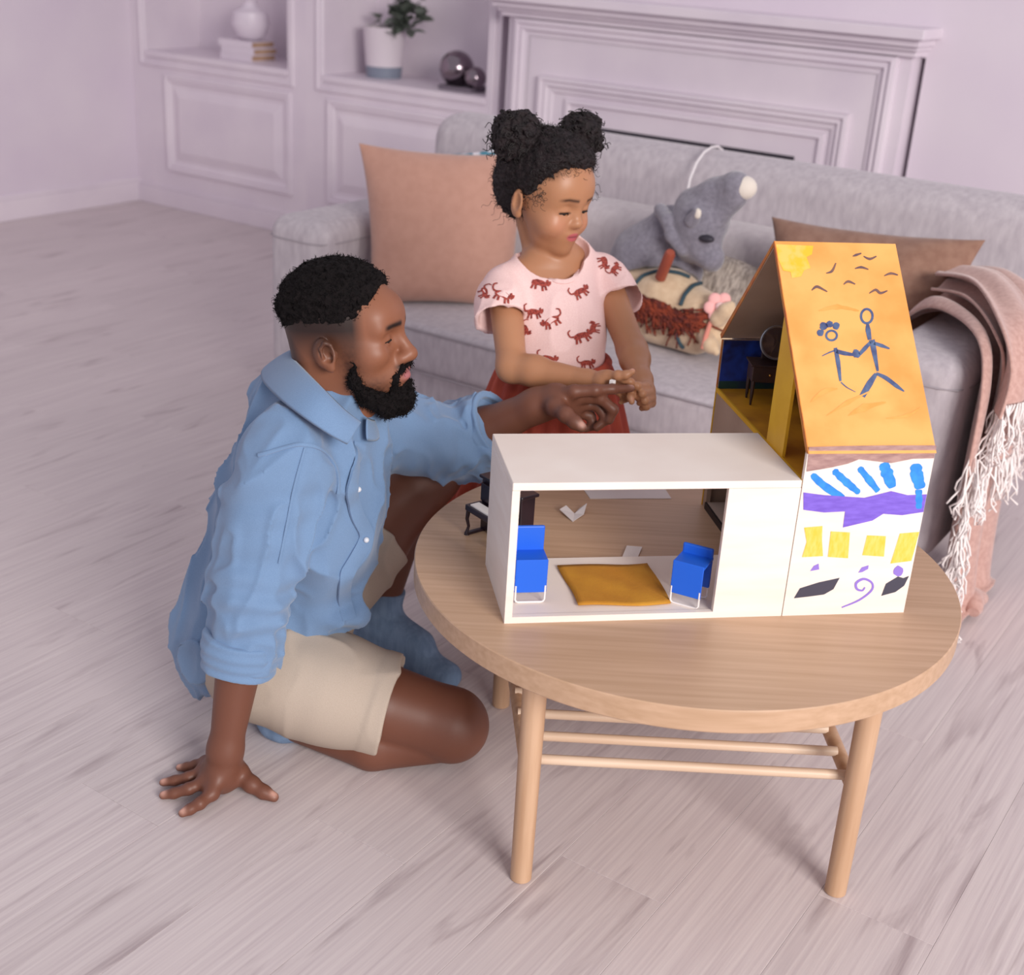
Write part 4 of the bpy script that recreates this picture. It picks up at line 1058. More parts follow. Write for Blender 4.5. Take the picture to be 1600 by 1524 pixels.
hn = np.cross(hB-hA, hC-hA); hn = unit(hn); hn = -hn if hn[2] > 0 else hn
SH_.plane(hA, hn, .004)
SH_.ell(dep(538, 958, 2.345), (.038, .05, .022), .04)                 # front tail of the hem
cuR, cuL = elR + (wrR-elR)*.36, elL + (wrL-elL)*.30
for sl in (sleeve(shR, elR, cuR, wrR, [.078, .068, .062, .056], 40), sleeve(shL, elL, cuL, wrL, [.076, .070, .066, .062], 60)):
    lo_, hi_ = sl.bounds(); SH_.fun(sl.ev, lo_, hi_, .008)
SH_.cone(neck0 + MU*.005, neck0 + MU*.12, .060, .072, .004, 's')
SH_.chain([dep(556, 770, 2.165), dep(561, 800, 2.16), dep(577, 838, 2.165)], [.004, .011, .005], .004, 's')     # the front gapes below the chest button
so = SH_.build(.0030, 'shirt', DENIM, man, smooth=4)
def cuff(c_, d_, r0, r1, L_, name='cuff'):
    S_ = SDF(); S_.cone(c_ - d_*L_, c_, r0, r1, .004); S_.cone(c_ - d_*L_*.9, c_ - d_*L_*.9, r0*1.04, r0*1.04, .004)
    S_.plane(c_ + d_*.004, d_, .004); S_.plane(c_ - d_*(L_+.012), -d_, .006)
    S_.cone(c_ - d_*L_*1.3, c_ + d_*.05, r0-.010, r1-.008, .004, 's')
    S_.disp(lambda P, d: d - .0035*(1-np.abs(vnoise(P, 18)))**2 - .0012*np.sin((P @ d_)*330))
    return S_.build(.0026, name, DENIM, so, smooth=2)
c1 = cuff(cuR + unit(wrR-elR)*.030, unit(wrR-elR), .064, .060, .044)
c2 = cuff(cuL + unit(wrL-elL)*.026, unit(wrL-elL), .070, .068, .044)
for c_ in (c1, c2): c_.matrix_parent_inverse = Matrix.Identity(4)
# collar: a leaf that stands round the neck and folds down
def ribbon(name, top, bot, m, par, thick=.004, mid=None, n=6):
    mb = MB()
    def smoothp(pts):
        P_ = [np.array(p) for p in pts]; out = []; m_ = len(P_)
        for i in range(m_-1):
            a, b, c_, d = P_[max(i-1, 0)], P_[i], P_[i+1], P_[min(i+2, m_-1)]
            for k in range(n):
                t = k/n; out.append(.5*((2*b)+(-a+c_)*t+(2*a-5*b+4*c_-d)*t*t+(-a+3*b-3*c_+d)*t**3))
        return out+[P_[-1]]
    rows = [smoothp(top)] + ([smoothp(mid)] if mid else []) + [smoothp(bot)]
    k = len(rows[0])
    for r_ in rows: mb.v += [tuple(p) for p in r_]
    mb.f = [(i*k+j, i*k+j+1, (i+1)*k+j+1, (i+1)*k+j) for i in range(len(rows)-1) for j in range(k-1)]
    o = mb.build(name, m, par, smooth=True, angle=180)
    sm = o.modifiers.new('s', 'SOLIDIFY'); sm.thickness = thick; sm.offset = 0
    sb = o.modifiers.new('b', 'SUBSURF'); sb.levels = 1; sb.render_levels = 1
    return o

TI = lambda L_: [dep(*p) for p in L_]
ro = ribbon('collar', TI([(566, 660, 2.135), (540, 640, 2.115), (508, 608, 2.115), (478, 578, 2.16), (458, 556, 2.24), (462, 545, 2.32), (495, 560, 2.38), (540, 600, 2.38)]),
            TI([(543, 697, 2.105), (515, 682, 2.085), (470, 652, 2.085), (432, 622, 2.13), (408, 594, 2.23), (415, 575, 2.34), (470, 580, 2.43), (530, 615, 2.43)]), DENIM, so,
            mid=TI([(558, 668, 2.11), (528, 652, 2.09), (492, 622, 2.09), (458, 594, 2.14), (434, 570, 2.235), (440, 556, 2.33), (482, 566, 2.41), (538, 604, 2.41)]))
ro2 = ribbon('collar', TI([(572, 650, 2.20), (585, 655, 2.24), (590, 648, 2.30)]), TI([(572, 690, 2.19), (590, 690, 2.235), (598, 672, 2.30)]), DENIM, so)
# placket, seams and buttons laid on the shirt where its surface is
def bvh_of(o):
    dg = bpy.context.evaluated_depsgraph_get(); return BVHTree.FromObject(o, dg)
bv = bvh_of(so)
def hit(x, y, tree=bv):
    r_ = tree.ray_cast(Vector(CAM), Vector(ray(x, y)))
    return (np.array(r_[0]), np.array(r_[1])) if r_[0] is not None else (None, None)
def lay(name, px, width, thick, m, par, tree, n=8, side=0, lift=0.0):
    """strip following a pixel path on a surface"""
    P_ = [np.array(p, float) for p in px]; C2 = []
    for i in range(len(P_)-1):
        a, b, c_, d = P_[max(i-1, 0)], P_[i], P_[i+1], P_[min(i+2, len(P_)-1)]
        for k in range(n):
            t = k/n; C2.append(.5*((2*b)+(-a+c_)*t+(2*a-5*b+4*c_-d)*t*t+(-a+3*b-3*c_+d)*t**3))
    C2.append(P_[-1]); pts = []
    for q in C2:
        p, nn = hit(q[0], q[1], tree)
        if p is not None: pts.append((p, nn))
    if len(pts) < 3: return None
    pp = np.array([p for p, _ in pts]); nn = np.array([n_ for _, n_ in pts])
    for _ in range(3): pp[1:-1] = (pp[:-2]+2*pp[1:-1]+pp[2:])/4; nn[1:-1] = (nn[:-2]+2*nn[1:-1]+nn[2:])/4
    mb = MB(); k = len(pp)
    for i in range(k):
        T = unit(pp[min(i+1, k-1)]-pp[max(i-1, 0)]); n_ = unit(nn[i]); b_ = unit(np.cross(T, n_)); o_ = n_*(thick*.5+lift)
        for u_, h_ in ((-.5, -1.2), (-.5, .6), (-.3, 1), (.3, 1), (.5, .6), (.5, -1.2)):
            mb.v.append(tuple(pp[i]+o_+b_*width*(u_+side)+n_*thick*.5*h_))
    mb.f = [(i*6+j, i*6+(j+1) % 6, (i+1)*6+(j+1) % 6, (i+1)*6+j) for i in range(k-1) for j in range(6)] + [tuple(range(6)), tuple(range((k-1)*6, k*6))]
    return mb.build(name, m, par, smooth=True, angle=50)
lay('placket', [(560, 694), (553, 730), (548, 770), (556, 805), (572, 838), (556, 868), (540, 900), (536, 935), (545, 968)], .026, .005, DENIM, so, bv, lift=.002)
lay('yoke_seam', [(405, 712), (440, 702), (475, 695), (505, 705), (525, 735), (528, 770)], .006, .004, DENIM, so, bv)
lay('sleeve_seam', [(476, 700), (460, 760), (448, 820), (436, 880)], .004, .003, DENIM, so, bv)
BTN = mat('button_white', 'D8DCE4', .35)
for q in ((553, 764), (570, 842)):
    p, nn = hit(*q)
    if p is not None:
        o = MB().ball(p+nn*.009, (.005, .005, .005), 12, 8).build('button', BTN, so, smooth=True)
# ---- shorts
def trouser_leg(hip, kn, rh, rk, frac, sq):
    S_ = SDF(); ax = unit(kn-hip); L_ = np.linalg.norm(kn-hip); e = hip + ax*L_*frac
    S_.chain([hip, hip+(e-hip)*.5, e + ax*.03], [rh, (rh+rk)/2+.004, rk], .03)
    def f_(P, d):
        t = P @ ax; Q = np.c_[t*1.0, (P @ sq)*.35, (P @ np.cross(ax, sq))*.35]
        w_ = np.exp(-((P-hip)/.16)**2 @ np.ones(3))
        return d - .014*w_*((1-np.abs(vnoise(Q, 17)))**4-.25) - .006*((1-np.abs(vnoise(np.c_[t*.5, P @ sq, P @ np.cross(ax, sq)]+3, 12)))**4-.25)
    S_.disp(f_); S_.plane(e, ax, .004)
    S_.cone(e - ax*.03, e + ax*.06, rk-.012, rk-.010, .003, 's')
    S_.fun(band(e, ax, rk), e-.2, e+.2, .003)
    return S_
def band(e, ax, rk):
    S_ = SDF(); S_.cone(e - ax*.032, e + ax*.001, rk+.004, rk+.004, .003); S_.plane(e + ax*.002, ax, .002); S_.plane(e - ax*.028, -ax, .002)
    S_.cone(e - ax*.06, e + ax*.06, rk-.012, rk-.010, .003, 's'); return S_.ev
ST = SDF()
TK = unit(knR-hipR); ST.ell(pelv + TK*.03 + np.array([0, 0, .0]), (.095, .13, .095), .05); ST.cone(hipR + TK*.03, hipL + TK*.03, .095, .095, .05)
for sl in (trouser_leg(hipR + TK*.03 + np.array([0, 0, .004]), knR + np.array([0, 0, .006]), .098, .092, .68, np.array([0, 0, 1.0])), trouser_leg(hipL, knL, .108, .094, .60, MF)):
    lo_, hi_ = sl.bounds(); ST.fun(sl.ev, lo_, hi_, .02)
ST.plane((0, 0, .004), (0, 0, -1.0), .004)
sto = ST.build(.0032, 'shorts', KHAKI, man, smooth=2)
# ---- socks (feet in them)
for an, toe, kn_, nm in ((anL, toL, knL, 'sock'), (anR, toR, knR, 'sock')):
    S_ = SDF(); up_ = unit(kn_-an); fd = unit(toe-an)
    S_.chain([an, an + up_*.085], [.040, .042], .02); S_.plane(an + up_*.075, up_, .004)
    heel = an - fd*.028 + np.array([0, 0, -.045 if an[2] > .07 else -.01])
    S_.ell(heel, (.036, .036, .034), .03)
    S_.cone(heel + fd*.02, toe, .036, .028, .03); S_.cone(an, toe - fd*.08 + np.array([0, 0, .02]), .036, .030, .03)
    S_.plane((0, 0, .001), (0, 0, -1.0), .003)
    S_.disp(lambda P, d: d - .0018*np.sin((P @ up_)*190 + 2*vnoise(P, 12))*np.exp(-(((P-an)/.05)**2).sum(1)))
    S_.build(.003, nm, SOCKM, man, smooth=2)
# ================================================================ the girl
SKIN_G = mat('tan_skin', 'C08A68', .42, attr='tint', bump=.08, bscale=400, bdist=.0006, sub=.10, spec=.4)
HAIRG = mat('dark_curly_hair', '140E10', .6, col2='241A1C', scale=70, bump=.8, bscale=300, bdist=.004, spec=.3)
TEE = mat('pale_pink_jersey', 'F2D2CE', .85, col2='EBC6C3', scale=500, detail=2, bump=.12, bscale=900)
RUST = mat('rust_crinkle_cotton', 'B24A33', .85, col2='9A3A2A', scale=30, stretch=(1, 1, .2), detail=4, bump=.4, bscale=160, bstretch=(1, 1, .25))
GC = np.array([-1.3955, 2.2215, .942])
GF, GL, GU = unit([.9805, -.1485, -.129]), unit([.145, .989, -.034]), unit([.132, .015, .991])
GR = np.stack([GF, GL, GU]); GS = .975
def hg(f, l, u): return GC + (GF*f + GL*l + GU*u)*GS
def g3(*r): return tuple(x*GS for x in r)
girl = empty('person', (-1.34, 2.20, 0)); tag(girl, 'girl in pink printed tee and rust skirt standing behind the coffee table', 'person')
gsc = dep(864, 432, 2.675); gshR, gshL = dep(788, 447, 2.625), dep(940, 428, 2.735)
BL = unit(gshL-gshR); BF = unit(np.cross(BL, [0, 0, 1.0])); BF = BF if BF @ GF > 0 else -BF
gneck = dep(851, 412, 2.675)
gwaist = dep(868, 572, 2.69); gmid = dep(868, 510, 2.67); ghip = gwaist + np.array([0, 0, -.075])
gelR, gwrR = dep(800, 574, 2.545), dep(918, 594, 2.475)
gelL, gwrL = dep(988, 548, 2.63), dep(1002, 594, 2.525)
floorc = np.array([ghip[0], ghip[1], 0])
# ---- head
LASH_G = []
H = SDF()
H.ell(hg(-.012, 0, .035), g3(.098, .080, .085), R=GR)
H.ell(hg(.028, 0, -.020), g3(.058, .062, .074), .03, R=GR)
H.ell(hg(.036, 0, -.068), g3(.044, .041, .033), .022, R=GR)
H.ell(hg(.066, 0, -.0915), g3(.015, .018, .014), .018, R=GR)
H.ell(hg(.056, 0, .030), g3(.036, .056, .046), .03, R=GR)
for s in (-1, 1):
    H.ell(hg(.056, .038*s, -.043), g3(.027, .024, .024), .02, R=GR)
    H.ell(hg(.097, .030*s, -.008), g3(.017, .016, .012), .014, 's', R=GR)
    H.ell(hg(.0685, .0300*s, -.0105), g3(.0152, .0160, .0135), .006, R=GR)
    slit = [hg(.0685+.0152*.95*math.cos(a), (.0300+.0160*.95*math.sin(a))*s, -.0158-.0010*abs(a)) for a in (-1.15, -.7, -.2, .3, .75, 1.1)]
    H.chain(slit, [.0012, .0024, .0030, .0030, .0024, .0011], .0015, 's')
    LASH_G.append([hg(.0685+.0165*.95*math.cos(a), (.0300+.0172*.95*math.sin(a))*s, -.0136-.0014*abs(a)) for a in (-1.15, -.7, -.2, .3, .75, 1.1, 1.35)])
    H.ell(hg(.085, .0105*s, -.0375), g3(.0095, .0072, .0072), .006, R=GR)
    H.ell(hg(.0905, .006*s, -.0435), g3(.004, .0034, .0025), .002, 's', R=GR)
    ER = np.stack([unit(GF*.93+GL*s*.35), unit(GL*s-GF*.35), GU])
    H.ell(hg(-.006, .080*s, -.015), g3(.0195, .0078, .028), .005, R=ER)
    H.ell(hg(-.0015, .0895*s, -.011), g3(.0120, .0075, .0175), .004, 's', R=ER)
    H.cone(hg(-.010, .084*s, .002), hg(-.012, .084*s, -.020), .003, .0026, .004)
    H.ell(hg(.002, .079*s, -.036), g3(.008, .0055, .008), .006, R=ER)
H.cone(hg(.078, 0, .002), hg(.092, 0, -.031), .0062, .0086, .010)
H.ell(hg(.0935, 0, -.0345), g3(.0095, .0105, .0088), .006, R=GR)
H.ell(hg(.060, 0, -.062), g3(.028, .028, .024), .016, R=GR)
H.ell(hg(.0820, 0, -.0575), g3(.0095, .0185, .0050), .005, R=GR)
H.ell(hg(.0805, 0, -.0690), g3(.0098, .0155, .0062), .004, R=GR)
H.cone(hg(.0915, -.0145, -.0628), hg(.0915, .0145, -.0628), .0014, .0014, .0025, 's')
H.cone(hg(-.034, 0, -.045), gneck - BF*.006, .034, .035, .008)
H.cone(gneck - BF*.006, gneck - np.array([0, 0, .05]), .035, .044, .02)
NAILS_G = []
def girl_tint(P):
    base = np.tile(np.array(lin('B48160')[:3]), (len(P), 1))
    q = (P-GC) @ GR.T/GS; f, l, u = q.T
    hd = (u > -.14) & (np.abs(l) < .12) & (f > -.14) & (f < .14)
    def mixc(c, w_):
        c = np.array(lin(c)[:3]); w_ = np.clip(w_, 0, 1)[:, None]; base[:] = base*(1-w_)+c*w_
    mixc('A47050', .5*(vnoise(P, 16)*.5+.5))
    for s in (-1, 1): mixc('CC8A72', np.where(hd, np.exp(-((f-.07)/.03)**2-((l-.04*s)/.02)**2-((u+.04)/.02)**2)*.5, 0))
    mixc('B4565E', np.where(hd & (f > .072), np.clip(2.6-2.4*((l/.0180)**2+((u+.0632)/.0092)**2), 0, .95), 0))
    mixc('5A2A2C', np.where(hd & (f > .072), np.exp(-((u+.0628)/.0013)**2)*np.clip((.0155-np.abs(l))/.003, 0, 1)*.8, 0))
    br = np.exp(-((u-(.0135+.10*np.clip(np.abs(l)-.012, 0, .022)-.22*np.maximum(0, np.abs(l)-.036)))/.0034)**2)*np.clip((np.abs(l)-.009)/.005, 0, 1)*np.clip((.054-np.abs(l))/.012, 0, 1)*(f > .035)
    mixc('33211C', np.where(hd, br*.92, 0))
    la = np.exp(-((u-(-.0135))/.0020)**2)*np.clip((np.abs(l)-.015)/.004, 0, 1)*np.clip((.0465-np.abs(l))/.004, 0, 1)*(f > .06)
    mixc('2A1A18', np.where(hd, la*.9, 0))
    sc_ = np.clip((u-.045)/.02, 0, 1)*np.clip((.075-f)/.02, 0, 1)
    mixc('3A2824', np.where(hd, sc_*.8, 0))
    for t in NAILS_G: mixc('DDA898', np.exp(-(((P-t)/.0045)**2).sum(1))*1.3)
    return base
# ---- body
B = SDF()
B.cone(gsc, gmid, .082, .078, .04, flat=BF, fs=.70); B.cone(gmid, gwaist, .078, .078, .04, flat=BF, fs=.78); B.cone(gwaist, ghip, .08, .088, .04, flat=BF, fs=.85)
B.cone(gshR, gshL, .034, .034, .04); B.cone(gsc, gneck + np.array([0, 0, .02]), .045, .034, .03)
B.chain([gshR, gelR, gelR + (gwrR-gelR)*.3, gwrR], [.035, .0285, .0285, .0195], .018)
B.chain([gshL, gelL, gelL + (gwrL-gelL)*.3, gwrL], [.035, .0285, .0280, .0200], .018)
for s in (-1, 1):
    hp_ = ghip + BL*.045*s; kn_ = floorc + BL*.05*s + np.array([0, 0, .29]) + BF*.01; an_ = floorc + BL*.05*s + np.array([0, 0, .06]) - BF*.01
    B.chain([hp_, kn_, kn_ + (an_-kn_)*.35, an_], [.062, .043, .042, .028], .02)
    B.ell(an_ + np.array([0, 0, -.035]) - BF*.005, (.028, .028, .026), .02); B.cone(an_ + np.array([0, 0, -.02]), an_ + BF*.10 + np.array([0, 0, -.042]), .026, .018, .02)
# right hand: reaching forward, thumb raised
pR = dep(944, 596, 2.45)
B.cone(gwrR, pR, .020, .021, .014, flat=CU, fs=.85)
kR = [dep(958, 592, 2.432), dep(961, 598, 2.445), dep(961, 604, 2.458), dep(958, 609, 2.468)]
for k_ in kR: B.cone(pR, k_, .017, .0085, .008)
finger(B, [kR[0], dep(975, 593, 2.425), dep(986, 597, 2.43), dep(991, 603, 2.44)], .0078, .0055, .003, NAILS_G, CU)
finger(B, [kR[1], dep(978, 602, 2.445), dep(988, 609, 2.455), dep(988, 616, 2.46)], .0078, .0055, .003)
finger(B, [kR[2], dep(977, 610, 2.465), dep(984, 619, 2.47), dep(979, 625, 2.475)], .0076, .0055, .003)
finger(B, [kR[3], dep(972, 617, 2.478), dep(976, 624, 2.48), dep(970, 629, 2.482)], .0068, .005, .003)
t0 = dep(950, 588, 2.437); B.cone(pR, t0, .017, .012, .008)
finger(B, [t0, dep(966, 587, 2.418), dep(978, 586, 2.412), dep(988, 581, 2.408)], .0105, .0062, .004, NAILS_G, CU)
# left hand: a loose fist
pL = dep(1006, 612, 2.495)
B.cone(gwrL, pL, .021, .022, .014)
kL = [dep(1009, 604, 2.462), dep(1015, 613, 2.468), dep(1018, 622, 2.476), dep(1018, 630, 2.486)]
for k_ in kL: B.cone(pL, k_, .018, .009, .008)
for i, k_ in enumerate(kL):
    e = [dep(996, 603, 2.437), dep(1004, 615, 2.440), dep(1008, 626, 2.450), dep(1010, 635, 2.466)][i]; t_ = [dep(989, 611, 2.455), dep(994, 621, 2.460), dep(999, 630, 2.466), dep(1003, 638, 2.476)][i]
    finger(B, [k_, e, t_], .0082, .006, .003, NAILS_G, CU)
t0 = dep(994, 606, 2.475); B.cone(pL, t0, .016, .011, .008); finger(B, [t0, dep(987, 612, 2.458), dep(985, 620, 2.45), dep(987, 628, 2.446)], .0095, .006, .004, NAILS_G, CU)
B.plane((0, 0, .0005), (0, 0, -1.0), .002)
B.ops += H.ops
B.build(.0021, 'body', SKIN_G, girl, smooth=2, color=girl_tint)
for s in (-1, 1):
    o = MB().ball(hg(.0675, .0300*s, -.0110), .0132*GS, 20, 14).build('eye', EYE, girl, smooth=True, angle=180); o.matrix_parent_inverse = Matrix.Translation(girl.location).inverted()
    MB().ball(hg(.0735, .0300*s, -.0165), .0078*GS, 14, 10).build('iris', IRIS, o, smooth=True, angle=180)
for L_ in LASH_G: at_root(MB().tube(L_, [.0005, .0010, .0012, .0012, .0011, .0009, .0004], 6).build('eyelashes', LSH, girl, smooth=True), girl)
# ---- hair: swept back from the forehead into two buns
HR = SDF()
HR.ell(hg(-.016, 0, .042), g3(.106, .089, .088), R=GR)
HR.ell(hg(-.05, 0, -.005), g3(.062, .075, .065), .03, R=GR)
HR.ell(hg(.035, 0, .062), g3(.058, .070, .050), .03, R=GR)
HR.plane(hg(.078, 0, .052), unit(GF*.80-GU*.60), .010)
for s in (-1, 1):
    HR.plane(hg(.020, .07*s, -.01), unit(GF*.85+GL*s*.35-GU*.38), .012)
    HR.ell(hg(.0, .088*s, -.02), g3(.022, .02, .030), .008, 's', R=GR)
HR.plane(hg(-.02, 0, -.052), unit(-GU+GF*.5), .008)
def strands(P, d):
    q = (P-GC) @ GR.T/GS
    return d - .0030*vnoise(np.c_[q[:, 0]*.4, q[:, 1]*1.4, q[:, 2]*.8], 130) - .0026*vnoise(P, 190)
HR.disp(strands)
hgo = HR.build(.0018, 'hair', HAIRG, girl, smooth=1)
fuzz(hgo, 2200, .004, .012, .0004, HAIRG, 'hair_fuzz', girl, 6, .9)
bunR, bunL = dep(807, 214, 2.545), dep(908, 212, 2.635)
for bc, br_ in ((bunR, .048), (bunL, .043)):
    S_ = SDF()
    S_.ell(bc, (br_, br_, br_*.95), .01)
    for k in range(16):
        v = np.array([math.sin(k*2.4)*math.cos(k*.9), math.cos(k*2.4), math.sin(k*.9+1)]); S_.ell(bc + unit(v)*br_*.62, br_*.45, .012)
    S_.disp(lambda P, d: d - .006*vnoise(P, 110) - .003*vnoise(P, 230))
    S_.build(.0018, 'hair_bun', HAIRG, girl, smooth=1)
CURL = mat('curl_hair', '18110F', .55)
random.seed(5); cm = MB()
def curl(p, d, L_, r, tr, turns):
    d = unit(d); a = unit(np.cross(d, [.3, .2, .9])); b = np.cross(d, a); n_ = int(6*turns)+4; ph = random.uniform(0, 6.28); pts = []
    for i in range(n_):
        t = i/(n_-1); e = r*min(1, t*3)
        pts.append(p + d*L_*t + np.array([0, 0, -.4*L_*t*t]) + (a*math.cos(ph+turns*6.28*t)+b*math.sin(ph+turns*6.28*t))*e)
    cm.tube(pts, [tr*(1-.4*i/(n_-1)) for i in range(n_)], 4)
for bc, br_, n_ in ((bunR, .050, 130), (bunL, .045, 110)):
    for k in range(n_):
        v = unit(np.array([random.gauss(0, 1), random.gauss(0, 1), random.gauss(.25, 1)]))
        curl(bc + v*br_*.9, v + np.array([random.uniform(-.7, .7) for _ in range(3)]), random.uniform(.010, .026), random.uniform(.003, .006), .0011, random.uniform(1, 2.2))
for k in range(70):                              # wisps along the hairline and at the nape
    if k < 14: f_, l_, u_ = .078-.01*random.random(), random.uniform(-.06, .06), .066+random.uniform(-.002, .01)
    elif k < 52: s = random.choice((-1, 1)); f_, l_, u_ = random.uniform(.02, .06), s*.078, random.uniform(0, .05)
    else: f_, l_, u_ = random.uniform(-.09, -.03), random.uniform(-.06, .05), random.uniform(-.06, -.03)
    p = hg(f_, l_, u_); v = GF*f_ + GL*l_*1.3 + GU*(u_-.03)
    curl(p, v + np.array([random.uniform(-.03, .03) for _ in range(3)]), random.uniform(.010, .028), random.uniform(.003, .006), .0005, random.uniform(.8, 2))
for k in range(120):                             # loose texture over the crown
    v = unit(np.array([random.gauss(0, 1), random.gauss(0, 1), abs(random.gauss(0, 1))])); p = GC + (GF*v[0]*.100 + GL*v[1]*.086 + GU*(v[2]*.086+.042))*GS - GF*.014
    if (p-GC) @ GF < .06: curl(p, v @ GR + np.array([random.uniform(-.8, .8) for _ in range(3)]), random.uniform(.008, .018), .004, .0009, random.uniform(.8, 1.6))
co_ = cm.build('curls', CURL, girl, smooth=True, angle=180, fix=False); co_.matrix_parent_inverse = Matrix.Translation(girl.location).inverted(); co_['kind'] = 'stuff'
# ---- tee
T_ = SDF()
T_.cone(gsc + BF*.004, gmid, .098, .098, .04, flat=BF, fs=.74); T_.cone(gmid, gwaist + np.array([0, 0, -.03]), .098, .108, .04, flat=BF, fs=.82)
T_.cone(gshR + np.array([0, 0, .002]), gshL + np.array([0, 0, .002]), .038, .038, .035)
def tfold(P, d):
    Q = np.c_[P @ BL*1.0, P[:, 2]*.35, P @ BF*1.0]
    return d - .0050*((1-np.abs(vnoise(Q+2, 15)))**3-.3) - .0018*vnoise(P, 24)
T_.disp(tfold)
T_.plane(gwaist + np.array([0, 0, -.004]), (0, 0, -1.0), .004)
for sh, el, fl_ in ((gshR, gelR, .0), (gshL, gelL, .0)):
    ax = unit(el-sh); out = unit(np.cross(ax, np.cross(BL*(1 if sh is gshL else -1), ax)))
    S_ = SDF(); e = sh + ax*.082 + out*.014
    S_.chain([sh, sh+(e-sh)*.5, e + ax*.03], [.041, .049, .060], .02)
    S_.disp(lambda P, d: d - .0035*((1-np.abs(vnoise(np.c_[P[:, 0], P[:, 1], P[:, 2]*.35], 22)))**3-.3)); S_.plane(e, ax, .003)
    S_.cone(e - ax*.05, e + ax*.08, .040, .058, .003, 's')
    lo_, hi_ = S_.bounds(); T_.fun(S_.ev, lo_, hi_, .016)
nk = dep(860, 396, 2.63)
T_.ell(nk, (.072, .068, .058), .004, 's', R=np.stack([unit(BF+np.array([0, 0, -.5])), BL, unit(np.cross(unit(BF+np.array([0, 0, -.5])), BL))]))
T_.ell(nk + BL*.03 + np.array([0, 0, .012]), (.055, .055, .045), .004, 's', R=np.stack([BF, BL, np.array([0, 0, 1.0])]))
tee = T_.build(.0024, 'tee', TEE, girl, smooth=2)
tbv = bvh_of(tee)
lay('neck_binding', [(810, 399), (822, 416), (848, 432), (876, 441), (896, 436), (906, 418), (909, 395)], .009, .004, TEE, tee, tbv)
PRT = mat('leopard_print', 'A8483C', .85, col2='7A2E2A', scale=260, detail=1, lo=.42, hi=.5)
def leopard(cx, cy, ang, sc, sx=1.0):
    """small running leopard: body, head, legs and tail printed on the tee"""
    polys = [[(-13, -4), (-6, -7), (4, -7), (12, -5), (14, 0), (10, 4), (0, 3), (-10, 5), (-14, 2)], [(11, -9), (14, -11), (16, -8), (20, -9), (21, -4), (18, 1), (12, 0)],
             [(-12, 3), (-8, 4), (-10, 12), (-14, 12)], [(-7, 4), (-3, 3), (-2, 11), (-6, 12)], [(5, 3), (9, 3), (12, 11), (8, 12)], [(10, 2), (13, 0), (18, 8), (14, 9)], stroke([(-13, -2), (-20, -4), (-22, -12), (-17, -16)], [4, 3, 3, 2], 3)]
    c_, s_ = math.cos(math.radians(ang)), math.sin(math.radians(ang)); mb = MB()
    for pl in polys:
        vs = []
        for x_, y_ in pl:
            x_ *= sc*sx; y_ *= sc
            p, nn = hit(cx + x_*c_ - y_*s_, cy + x_*s_ + y_*c_, tbv)
            if p is None or (vs and np.linalg.norm(p-vs[0]) > .06): vs = None; break
            vs.append(p + nn*.0013)
        if vs: mb.add(vs, [tuple(range(len(vs)))])
        elif pl is polys[0]: return
    if mb.v:
        o = mb.build('printed_leopard', PRT, tee, fix=False)
        bm = bmesh.new(); bm.from_mesh(o.data); bmesh.ops.triangulate(bm, faces=bm.faces, ngon_method='EAR_CLIP'); bm.to_mesh(o.data); bm.free()
for (x_, y_, a_, s_, sx) in ((255, 695, 20, .62, 1), (160, 838, 80, .7, .6), (240, 852, 25, .72, 1), (402, 800, 15, .72, 1), (582, 838, -25, .68, .9), (378, 928, 5, .68, .9), (458, 965, -30, .72, -1), (588, 1032, -15, .72, 1), (642, 995, -80, .7, .6), (686, 705, 80, .7, .7), (736, 738, -50, .62, .7), (698, 838, -10, .66, .8), (440, 1132, 10, .66, 1), (610, 1152, 0, .62, .9), (338, 1000, 60, .66, .7)):
    leopard(700+x_/2.822, 160+y_/2.822, a_, s_*1.2, sx)
# ---- skirt: gathered at the waist, pleats widening to the hem
sk = MB(); nk_, nr = 132, 26
wz, hz = gwaist[2]+.012, .20
for j in range(nr+1):
    t = j/nr; z_ = wz+(hz-wz)*t; rr = .106+.105*t**.8
    for i in range(nk_):
        a = 2*math.pi*i/nk_; pl = (.0022+.010*t)*(math.sin(a*22+1.5*math.sin(a*3)+t*.6) + .35*math.sin(a*9+2))
        tier = .006*max(0, math.sin((t-.55)*14)) if t > .55 else 0
        r1 = rr+pl+tier; c_ = gwaist + (floorc-gwaist)*0
        p = np.array([gwaist[0], gwaist[1], 0]) + BL*math.cos(a)*r1*1.08 + BF*math.sin(a)*r1*.92
        sk.v.append((p[0], p[1], z_ + .004*math.sin(a*7)*t))
sk.f = [(j*nk_+i, j*nk_+(i+1) % nk_, (j+1)*nk_+(i+1) % nk_, (j+1)*nk_+i) for j in range(nr) for i in range(nk_)]
ske = sk.build('skirt', RUST, girl, smooth=True, angle=180); ske.matrix_parent_inverse = Matrix.Translation(girl.location).inverted()
sm = ske.modifiers.new('s', 'SOLIDIFY'); sm.thickness = .003; sm.offset = 0
wbd = MB().tube([np.array([gwaist[0], gwaist[1], wz-.004]) + BL*math.cos(2*math.pi*i/48)*.112 + BF*math.sin(2*math.pi*i/48)*.097 for i in range(49)], .009, 10, cap=False).build('waistband', RUST, ske, smooth=True, angle=180)

tp = MB().box(-.005, .005, -.004, .004, -.005, .005).build('toy_block', mat('white_block', 'EDE8E6', .5), bev=.001)
tp.location = dep(957, 598, 2.408); tag(tp, 'tiny white toy block pinched in the girl\'s fingers', 'toy block')
